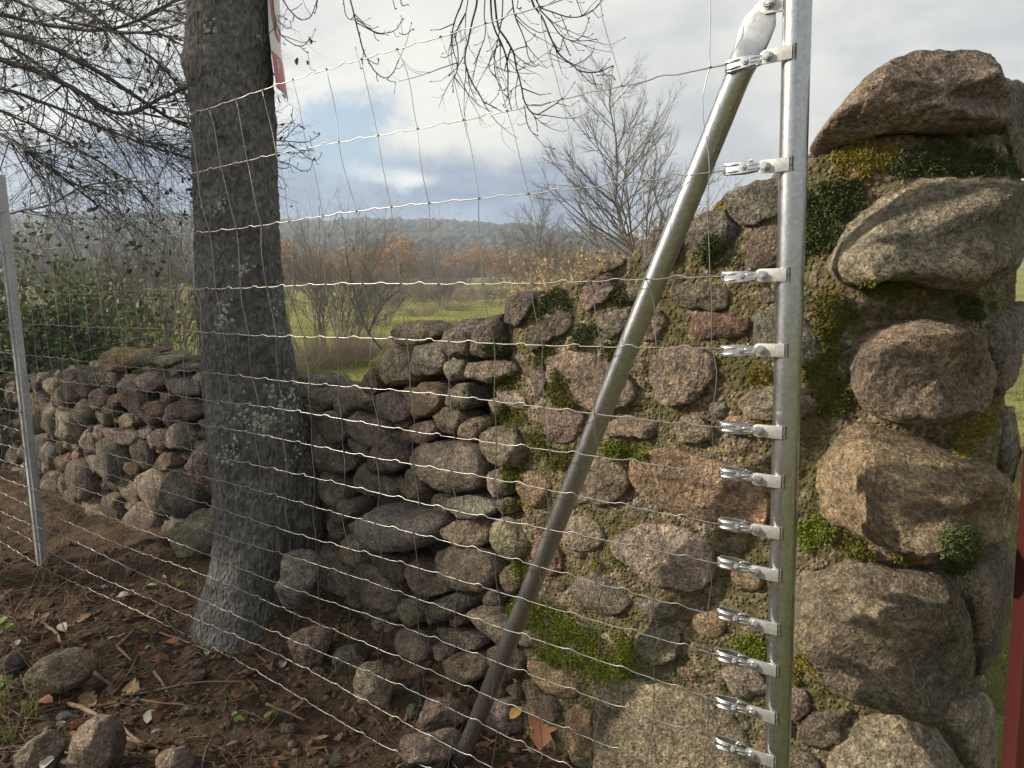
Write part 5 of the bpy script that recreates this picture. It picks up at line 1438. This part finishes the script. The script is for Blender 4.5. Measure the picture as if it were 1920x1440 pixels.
# ================================================================ meadow grass
g = np.random.default_rng(61)
def blades(n, sampler, name, label, hmin, hmax, cols):
    V = np.zeros((n, 3, 3)); C = np.zeros((n, 3, 4)); C[..., 3] = 1
    XY = sampler(n); n = len(XY); V = V[:n]; C = C[:n]; z = ground_z(XY[:, 0], XY[:, 1]); d = np.hypot(XY[:, 0], XY[:, 1])
    L = g.uniform(hmin, hmax, n)*(1 + .012*d); a = g.uniform(0, 6.28, n); w_ = .0018*(1 + .28*d)*g.uniform(.7, 1.4, n)
    base = np.column_stack([XY, z - .005]); sd_ = np.column_stack([np.cos(a), np.sin(a), 0*a])*w_[:, None]
    tip = base + np.column_stack([g.normal(0, .4, n)*L, g.normal(0, .4, n)*L, L])
    V[:, 0] = base - sd_; V[:, 1] = base + sd_; V[:, 2] = tip
    b = g.uniform(size=n); 
    pat = np.clip(.5 + 1.1*vnoise(np.column_stack([XY*.35, 0*z]), 3), 0, 1)
    cc = (np.array(cols[0])*(1-b)[:, None] + np.array(cols[1])*b[:, None])*(1-.45*pat[:, None]) + np.array(cols[2])*.45*pat[:, None]
    C[:, :, :3] = cc[:, None, :]
    me = mesh_np(name, V.reshape(-1, 3), np.arange(3*n).reshape(n, 3), False); at2 = me.color_attributes.new('tint', 'FLOAT_COLOR', 'POINT'); at2.data.foreach_set('color', C.astype(np.float32).ravel())
    o = link(name, me, M['grass']); o['kind'] = 'stuff'; o['label'] = label
def samp_field(n):
    a = g.uniform(R(-36), R(12), 4*n); dd = 4.6 + 40*g.uniform(size=4*n)**1.9; x, y = np.sin(a)*dd, np.cos(a)*dd
    k = ((x - F0[0])*NV[0] + (y - F0[1])*NV[1]) > 1.5; return np.column_stack([x, y])[k][:n]
def samp_right(n):
    a = g.uniform(R(27), R(39), 6*n); dd = 1.7 + 14*g.uniform(size=6*n)**1.7; x, y = np.sin(a)*dd, np.cos(a)*dd
    s_ = (x - F0[0])*DV[0] + (y - F0[1])*DV[1]; n_ = (x - F0[0])*NV[0] + (y - F0[1])*NV[1]
    k = ((s_ < -.42) | (n_ > 1.3)) & ~((vnoise(np.column_stack([x*1.3, y*1.3, 0*x]), 9) > .25) & (g.uniform(size=6*n) < .8))
    return np.column_stack([x, y])[k][:n]
blades(60000, samp_field, 'meadow_grass', 'short green winter grass of the meadow behind the wall', .03, .075, ((.17, .20, .045), (.29, .30, .085), (.30, .25, .13)))
blades(26000, samp_right, 'verge_grass', 'short green grass beside the boulder wall end', .02, .06, ((.15, .17, .055), (.24, .25, .090), (.28, .23, .13)))

# ================================================================ trees, shrubs and hedges beyond the wall
def plant(name, label, cat, px, Y, mb, mat, group=None, leaves=None, leafmat=None, rz=0, sc=1.0, trunk=None):
    x = (ray(px, 560)[0]/ray(px, 560)[1])*Y; o = empty(name, (x, Y, gz(x, Y)), rz); tag(o, label, cat, group); o.scale = (sc,)*3
    for nm, m_, mt in (('trunk', trunk, mat), ('crown', mb, mat), ('leaves', leaves, leafmat)):
        if m_ is not None: link(nm, m_ if isinstance(m_, bpy.types.Mesh) else m_.mesh(nm), mt, o)
    return o
def bare_tree_mesh(seed, H, up=.10, n1=22, sides=4, wid=.9, fork=.25, r0=None, fine=8):
    """upright winter tree: leader with ascending boughs"""
    g = np.random.default_rng(seed); tr, mb = MB(), MB(); r0 = r0 or H*.012
    pts_ = [np.array([0, 0, -.1])]
    for k in range(9): pts_.append(pts_[-1] + np.array([g.normal(0, .022*H), g.normal(0, .022*H), H*.105]))
    rad = np.linspace(r0, r0*.12, 10); tr.tube(pts_, rad, 7)
    for c in range(n1):
        f = fork + (.97-fork)*(c + g.uniform())/n1; i = min(8, int(f*9)); q = pts_[i] + (pts_[i+1]-pts_[i])*(f*9 - i); a = g.uniform(0, 6.28); el = .55 + .5*f
        grow(mb, q, [math.cos(a), math.sin(a), el], H*wid*.42*(1.12 - f)*g.uniform(.75, 1.2) + H*.06, rad[i]*.55, 0, g, [(7, .6, .42, .07, (0, 0, up), sides, 6), (fine, .6, .45, .09, (0, 0, up), 3, 4), (0, .5, .5, .10, (0, 0, up), 3, 3)])
    return tr.mesh('trunk'), mb.mesh('crown')
def thicket_mesh(seed, H, W_, stems=40, fine=6, lean=.35, leafy=None, rr_=.0038):
    g = np.random.default_rng(seed); mb = MB(); tips = []
    for k in range(stems):
        a = g.uniform(0, 6.28); rd = W_*math.sqrt(g.uniform())*.6; p = [math.cos(a)*rd, math.sin(a)*rd*.7, -.05]
        grow(mb, p, [math.cos(a)*lean*g.uniform(.2, 1.4), math.sin(a)*lean, 1], H*g.uniform(.55, 1.05), rr_*H, 0, g, [(7, .55, .42, .09, (0, 0, .06), 3, 6), (fine, .6, .45, .12, (0, 0, .08), 3, 3), (0, .5, .4, .12, (0, 0, .05), 3, 2)], tips)
    lv = None
    if leafy:
        L, n, cols = leafy; lv = MB()
        for k in range(n):
            P, d_ = tips[int(g.integers(len(tips)))]; P = P + g.normal(0, L*.9, 3)
            nn = unit(g.normal(0, 1, 3)); t_ = unit(np.cross(nn, g.normal(0, 1, 3))); b_ = np.cross(nn, t_); l_ = L*g.uniform(.6, 1.3)
            c_ = np.array(cols[int(g.integers(len(cols)))])*g.uniform(.7, 1.3)
            lv.add([(P - t_*l_*.5).tolist(), (P + b_*l_*.3).tolist(), (P + t_*l_*.5).tolist(), (P - b_*l_*.3).tolist()], [(0, 1, 2, 3)], tuple(c_))
        lv = lv.mesh('leaves')
    return mb.mesh('crown'), lv
tr1, cr1 = bare_tree_mesh(3, 5.6, .13, 46, 4, 1.0, .14, .050, 11)
plant('bare_tree', 'slender bare winter tree with upswept branches rising behind the mortared wall', 'tree', 1165, 14.5, cr1, M['twig_grey'], trunk=tr1)
tr2, cr2 = bare_tree_mesh(9, 5.0, .12, 18, 4, .8, .2, .045)
plant('bare_tree', 'thinner bare tree close behind the slender upswept one', 'tree', 1262, 16.5, cr2, M['twig_grey'], trunk=tr2)
plant('bare_tree', 'small rounded bare tree between the hill and the wall top', 'tree', 1010, 26, cr1, M['twig_far'], trunk=tr1, rz=1.9, sc=.82)
plant('bare_tree', 'bare spreading tree left of the trunk, seen through the mesh', 'tree', 262, 15, cr2, M['twig_grey'], trunk=tr2, rz=2.4, sc=.78)
th1, _ = thicket_mesh(5, 1.0, .55, 46, 7, .40, None, .0046)
th2, _ = thicket_mesh(6, 1.0, .60, 46, 7, .55, None, .0046)
th5, _ = thicket_mesh(26, 1.0, 1.3, 90, 6, 1.3, None, .0085)
OAKC = [(.40, .235, .12), (.33, .21, .12), (.45, .28, .15), (.28, .20, .13)]
th3, lv3 = thicket_mesh(8, 1.0, .40, 12, 6, .55, (.055, 2600, OAKC), .008)
th4, lv4 = thicket_mesh(12, 1.0, .55, 26, 6, .5, (.045, 2200, [(.30, .22, .14), (.25, .21, .14), (.34, .24, .14)]), .005)
def put(lab, cat, name, px, Y, mesh, mat, sc, group=None, leaves=None, rz=None):
    return plant(name, lab, cat, px, Y, mesh, mat, group, leaves, M['dryleaf'], px*.37 if rz is None else rz, sc)
put('grey bare thicket just right of the trunk, beyond the low wall', 'shrub', 'bare_shrub', 600, 17, th1, M['twig_grey'], 3.3)
put('sparser bare shrub behind the grey thicket', 'shrub', 'bare_shrub', 655, 24, th2, M['twig_grey'], 3.6)
put('tall bare shrub left of the trunk behind the dry wall', 'shrub', 'bare_shrub', 215, 12, th2, M['twig_grey'], 2.9)
put('wide bare shrub nearly touching the left of the trunk', 'shrub', 'bare_shrub', 318, 13.5, th1, M['twig_grey'], 2.9)
put('bare shrub seen behind the green bramble', 'shrub', 'bare_shrub', 100, 13, th1, M['twig_grey'], 2.8, rz=2.0)
put('low brown bramble thicket in the grass just beyond the low wall', 'shrub', 'bramble_thicket', 628, 13, th5, M['twig_far'], .72)
put('second low brown bramble thicket beside the curved sapling', 'shrub', 'bramble_thicket', 690, 15, th5, M['twig_far'], .55, rz=2.0)
put('brown bramble thicket directly behind the trunk', 'shrub', 'bramble_thicket', 560, 12.0, th5, M['twig_far'], .78, rz=1.1)
put('brown bramble thicket left of the trunk above the wall', 'shrub', 'bramble_thicket', 330, 9.5, th5, M['twig_far'], .95, rz=.4)
HG = 'brown hedge shrubs behind the mortared wall'
for k, (px, Y, sc) in enumerate([(1090, 15, 1.9), (1150, 13, 1.85), (1215, 13, 2.0), (1270, 14, 2.3), (1330, 13, 2.1), (1390, 15, 2.3), (1040, 19, 1.9)]):
    put('brown twiggy hedge shrub with a few dry leaves behind the mortared wall', 'shrub', 'hedge_shrub', px, Y, th4, M['twig_far'], sc, HG, lv4, k*1.3)
SG = 'grey scrub dotting the meadow'
for k, (px, Y, sc) in enumerate([(815, 36, 1.9), (770, 46, 1.6), (735, 34, 1.1), (880, 44, 1.3), (700, 42, 1.5), (905, 52, 1.9), (845, 58, 1.6), (755, 56, 1.8), (690, 30, 1.0), (790, 29, .8), (925, 38, 1.3), (860, 33, .9), (720, 48, 1.7), (830, 48, 1.5)]):
    put('round grey leafless scrub bush standing in the green meadow', 'shrub', 'scrub_bush', px, Y, th5 if k % 2 else th1, M['twig_far'], sc*(.75 if k % 2 else 1.1), SG, None, k*.9)
OG = 'russet oaks along the meadow edge'
gg = np.random.default_rng(2)
for k in range(34):
    Y = gg.uniform(62, 140); px = gg.uniform(520, 1210)
    put('small russet oak keeping its dry leaves at the meadow edge', 'tree', 'russet_oak', px, Y, th3, M['twig_far'], gg.uniform(2.4, 4.6), OG, lv3, gg.uniform(0, 6))
BG = 'bare trees along the meadow edge'
for k in range(16):
    Y = gg.uniform(58, 125); px = gg.uniform(-40, 1200)
    put('bare grey-brown tree among the russet oaks at the meadow edge', 'tree', 'bare_oak', px, Y, th2 if k % 2 else th1, M['twig_far'], gg.uniform(3.4, 6.4), BG, None, gg.uniform(0, 6))
# curved dark sapling in the grass
mb = MB(); g = np.random.default_rng(44); yb = 11.5
base = at(714, 652, yb); base = np.array([base[0], yb, gz(base[0], yb)])
for pts_, r_ in (([(716,655),(690,625),(672,580),(660,530),(650,485)], .022), ([(690,627),(705,595),(720,565),(748,545)], .018), ([(748,545),(748,520),(752,495)], .010), ([(720,565),(700,540),(690,505)], .010), ([(672,580),(655,560),(640,520)], .010)):
    Q3 = smooth_pts([at(x, y, yb) for x, y in pts_], 2); mb.tube(Q3, np.linspace(r_, r_*.4, len(Q3)), 6)
    for i in range(3, len(Q3), 2): grow(mb, Q3[i], unit(Q3[i]-Q3[i-1]) + g.normal(0, .7, 3), .28, .006, 0, g, [(3, .6, .5, .12, (0, 0, .1), 3, 4), (0, .5, .5, .1, (0, 0, .1), 3, 3)])
o = empty('sapling', base); tag(o, 'dark forked leafless sapling leaning in the meadow right of the trunk', 'tree'); link('stem', mb.mesh('stem', base), M['twig'], o)

# ---- evergreen bramble and ivy at the left behind the dry wall
def leafy_bush(name, label, cat, centre, size, nl, L, cols, seed, stems=26):
    g = np.random.default_rng(seed); o = empty(name, centre); tag(o, label, cat); mb, lv = MB(), MB(); tips = []
    for k in range(stems):
        a = g.uniform(0, 6.28); p = np.array([math.cos(a)*size[0]*.5*g.uniform(), math.sin(a)*size[1]*.5*g.uniform(), -.03])
        grow(mb, p, [math.cos(a)*.6*size[0]/size[2], math.sin(a)*.6*size[1]/size[2], 1], size[2]*g.uniform(.6, 1.1), .010, 0, g, [(6, .7, .45, .14, (0, 0, -.08), 4, 6), (4, .7, .5, .16, (0, 0, -.1), 3, 4), (0, .5, .5, .16, (0, 0, -.1), 3, 2)], tips)
    for k in range(nl):
        P, d_ = tips[int(g.integers(len(tips)))]; P = P + g.normal(0, .05, 3)
        V, F = leaf_verts('oval', L*g.uniform(.6, 1.3), g); c_ = np.array(cols[int(g.choice(len(cols), p=[.44, .42, .12, .02]))])*g.uniform(.7, 1.3)
        V = frame_to(V, P, unit(np.array([0, -.2, .8]) + g.normal(0, .6, 3)), g.uniform(0, 6.28)); lv.add(V.tolist(), F, tuple(c_))
    link('stems', mb.mesh('stems'), M['twig'], o); link('leaves', lv.mesh('leaves'), M['leaf'], o); return o
IVC = [(.055, .090, .030), (.085, .125, .040), (.19, .20, .06), (.30, .09, .06)]
for (px, Y, sz, nl, sd_, lab) in [(35, 6.4, (1.0, .9, 1.75), 3200, 71, 'dark evergreen bramble with some red leaves behind the line post'), (135, 6.8, (1.0, .9, 1.45), 2600, 72, 'lower leafy green bramble above the dry wall, next to the dark evergreen one'), (-110, 5.8, (1.0, .9, 1.9), 1500, 73, 'tall evergreen bramble beyond the line post'), (215, 7.2, (.8, .7, 1.15), 900, 74, 'thin green bramble shoots between the bramble and the tan coping stone')]:
    x = ray(px, 600)[0]/ray(px, 600)[1]*Y; leafy_bush('bramble_bush', lab, 'shrub', (x, Y, gz(x, Y)), sz, nl, .055, IVC, sd_)

# ---- big bare oak on the left, its trunk outside the picture
bt_ = np.array([-6.9, 6.3, 0]); bt_[2] = gz(bt_[0], bt_[1])
big = empty('spreading_tree', bt_); tag(big, 'large spreading winter tree at the left whose bare boughs sweep down behind the trunk', 'tree')
g = np.random.default_rng(51); tb, mb, lv = MB(), MB(), MB()
tp = [bt_ + [0, 0, -.1], bt_ + [.05, 0, .8], bt_ + [.1, -.05, 1.7], bt_ + [.25, -.1, 2.6], bt_ + [.3, 0, 3.6], bt_ + [.2, .1, 5.0]]
q = smooth_pts(tp, 2); tb.tube(q, np.interp(np.linspace(0, 1, len(q)), [0, .1, 1], [.36, .28, .12]), 14)
link('trunk', tb.mesh('trunk', bt_), M['bark'], big)
BOUGH = [  # photograph points, distance, radius
 ([(-420,60),(-200,40),(0,60),(90,85),(200,140),(300,215),(372,242)], 5.6, .040), ([(-420,130),(-180,70),(0,115),(120,150),(190,205),(250,212),(320,175),(372,155)], 5.4, .034),
 ([(-420,150),(-200,110),(0,165),(90,195),(200,240),(300,285),(380,300)], 5.7, .026), ([(-400,240),(-150,190),(0,250),(60,290),(120,340),(200,360)], 5.5, .024),
 ([(-420,20),(-150,-30),(60,50),(200,58),(290,22),(360,-20)], 5.8, .028), ([(-420,-60),(-100,-90),(80,-20),(200,40),(300,120),(372,205)], 5.9, .028),
 ([(-420,-120),(-60,-120),(120,-40),(230,20),(300,60),(372,100)], 6.0, .022), ([(-300,440),(-100,420),(10,405),(80,385),(160,350),(260,335)], 5.0, .014),
 ([(-420,90),(-120,20),(60,110),(180,200),(260,262),(330,270)], 5.3, .020), ([(-420,200),(-160,150),(20,215),(130,270),(230,330),(290,390)], 5.6, .018), ([(-420,-20),(-100,-60),(40,10),(140,40),(260,70),(340,40)], 5.5, .022)]
for pts_, Y, r_ in BOUGH:
    st = q[int(len(q)*.72)] + g.normal(0, .1, 3)
    Q3 = np.array([st] + [at(x, y, Y + .15*math.sin(i*1.3)) for i, (x, y) in enumerate(pts_)]); Q3 = smooth_pts(Q3, 3)
    Q3 = Q3 + np.column_stack([.03*fbm(Q3, 3, 3, .5, 6), .03*fbm(Q3, 3, 3, .5, 7), .03*fbm(Q3, 3, 3, .5, 8)])
    L_ = np.linspace(0, 1, len(Q3)); rad = r_*(1.0 - .72*L_)*.80; mb.tube(Q3, rad, 7)
    ntw = 44 if r_ > .015 else 16
    for c in range(ntw):
        i = int(g.uniform(.25, .99)*(len(Q3)-2)); d_ = unit(Q3[i+1]-Q3[i]); tips = []
        nd_ = unit(d_ + g.normal(0, .75, 3)*[.9, .7, .9] + [0, 0, -.18])
        grow(mb, Q3[i], nd_, g.uniform(.35, .95), min(.0052, rad[i]*.5), 0, g, [(7, .65, .45, .10, (0, 0, -.05), 4, 6), (4, .65, .5, .13, (0, 0, .16), 3, 4), (0, .6, .5, .15, (0, 0, .25), 3, 3)], tips)
        if g.uniform() < .5:
            for P, dd in tips[::22]:
                V, F = leaf_verts('oak', .05*g.uniform(.6, 1.1), g); V = frame_to(V, P, unit(g.normal(0, 1, 3)), g.uniform(0, 6.28)); lv.add(V.tolist(), F, tuple(np.array((.085, .075, .05))*g.uniform(.6, 1.3)))
link('crown', mb.mesh('crown', bt_), M['twig'], big); link('leaves', lv.mesh('leaves', bt_), M['dryleaf'], big)

# ---- unseen evergreen oak, added outside the left edge to shade trunk and low wall
et = np.array([-5.6, 3.75, 0]); et[2] = gz(et[0], et[1])
ever = empty('added_shade_oak', et); tag(ever, 'dense evergreen oak added outside the left edge to shade the dry wall and trunk', 'tree')
g = np.random.default_rng(88); tb, mb, lv = MB(), MB(), MB(); tips = []
q = smooth_pts([et + [0, 0, -.1], et + [.05, .05, .7], et + [-.05, 0, 1.5], et + [0, .1, 2.4], et + [0, .1, 4.4]], 2); tb.tube(q, np.linspace(.2, .06, len(q)), 10)
link('trunk', tb.mesh('trunk', et), M['bark'], ever)
for k in range(46):
    a = g.uniform(0, 6.28); z0 = g.uniform(1.9, 4.2); grow(mb, et + [0, .05, z0], [math.cos(a)*.8, math.sin(a)*1.1, .15 + .35*(z0-2)/2], g.uniform(.9, 1.5), .02, 0, g, [(9, .6, .5, .12, (0, 0, .02), 4, 6), (5, .6, .5, .14, (0, 0, 0), 3, 4), (0, .5, .5, .15, (0, 0, -.05), 3, 2)], tips)
for k in range(12500):
    P, dd = tips[int(g.integers(len(tips)))]; P = P + g.normal(0, .09, 3)
    if P[2] < 2.0: continue  # crown kept open below so sun reaches the lower fence and soil
    V, F = leaf_verts('oval', .062*g.uniform(.6, 1.25), g); V = frame_to(V, P, unit(np.array([-.3, 0, .6]) + g.normal(0, .7, 3)), g.uniform(0, 6.28)); lv.add(V.tolist(), F, tuple(np.array((.045, .065, .028))*g.uniform(.6, 1.5)))
link('boughs', mb.mesh('boughs', et), M['twig'], ever); link('crown', lv.mesh('crown', et), M['leaf'], ever)
# ================================================================ haze
hx0, hx1, hy0, hy1, hz0, hz1 = -900, 900, -150, 830, -1.6, 72
hv = [(hx0, hy0, hz0), (hx1, hy0, hz0), (hx1, hy1, hz0), (hx0, hy1, hz0), (hx0, hy0, hz1), (hx1, hy0, hz1), (hx1, hy1, hz1), (hx0, hy1, hz1)]
me = mesh_np('haze', hv, [(3, 2, 1, 0), (4, 5, 6, 7), (0, 1, 5, 4), (1, 2, 6, 5), (2, 3, 7, 6), (3, 0, 4, 7)], False)
mhz = bpy.data.materials.new('haze_air'); mhz.use_nodes = True; t = NT(mhz.node_tree); t.n.clear()
out = t.node('ShaderNodeOutputMaterial'); pv = t.node('ShaderNodeVolumePrincipled'); pv.inputs['Color'].default_value = (.62, .74, .92, 1); pv.inputs['Density'].default_value = HAZE; pv.inputs['Anisotropy'].default_value = .35
t.l.new(pv.outputs[0], out.inputs['Volume'])
o = link('haze', me, mhz); o['kind'] = 'stuff'; o['label'] = 'pale moist air greying the far hill'
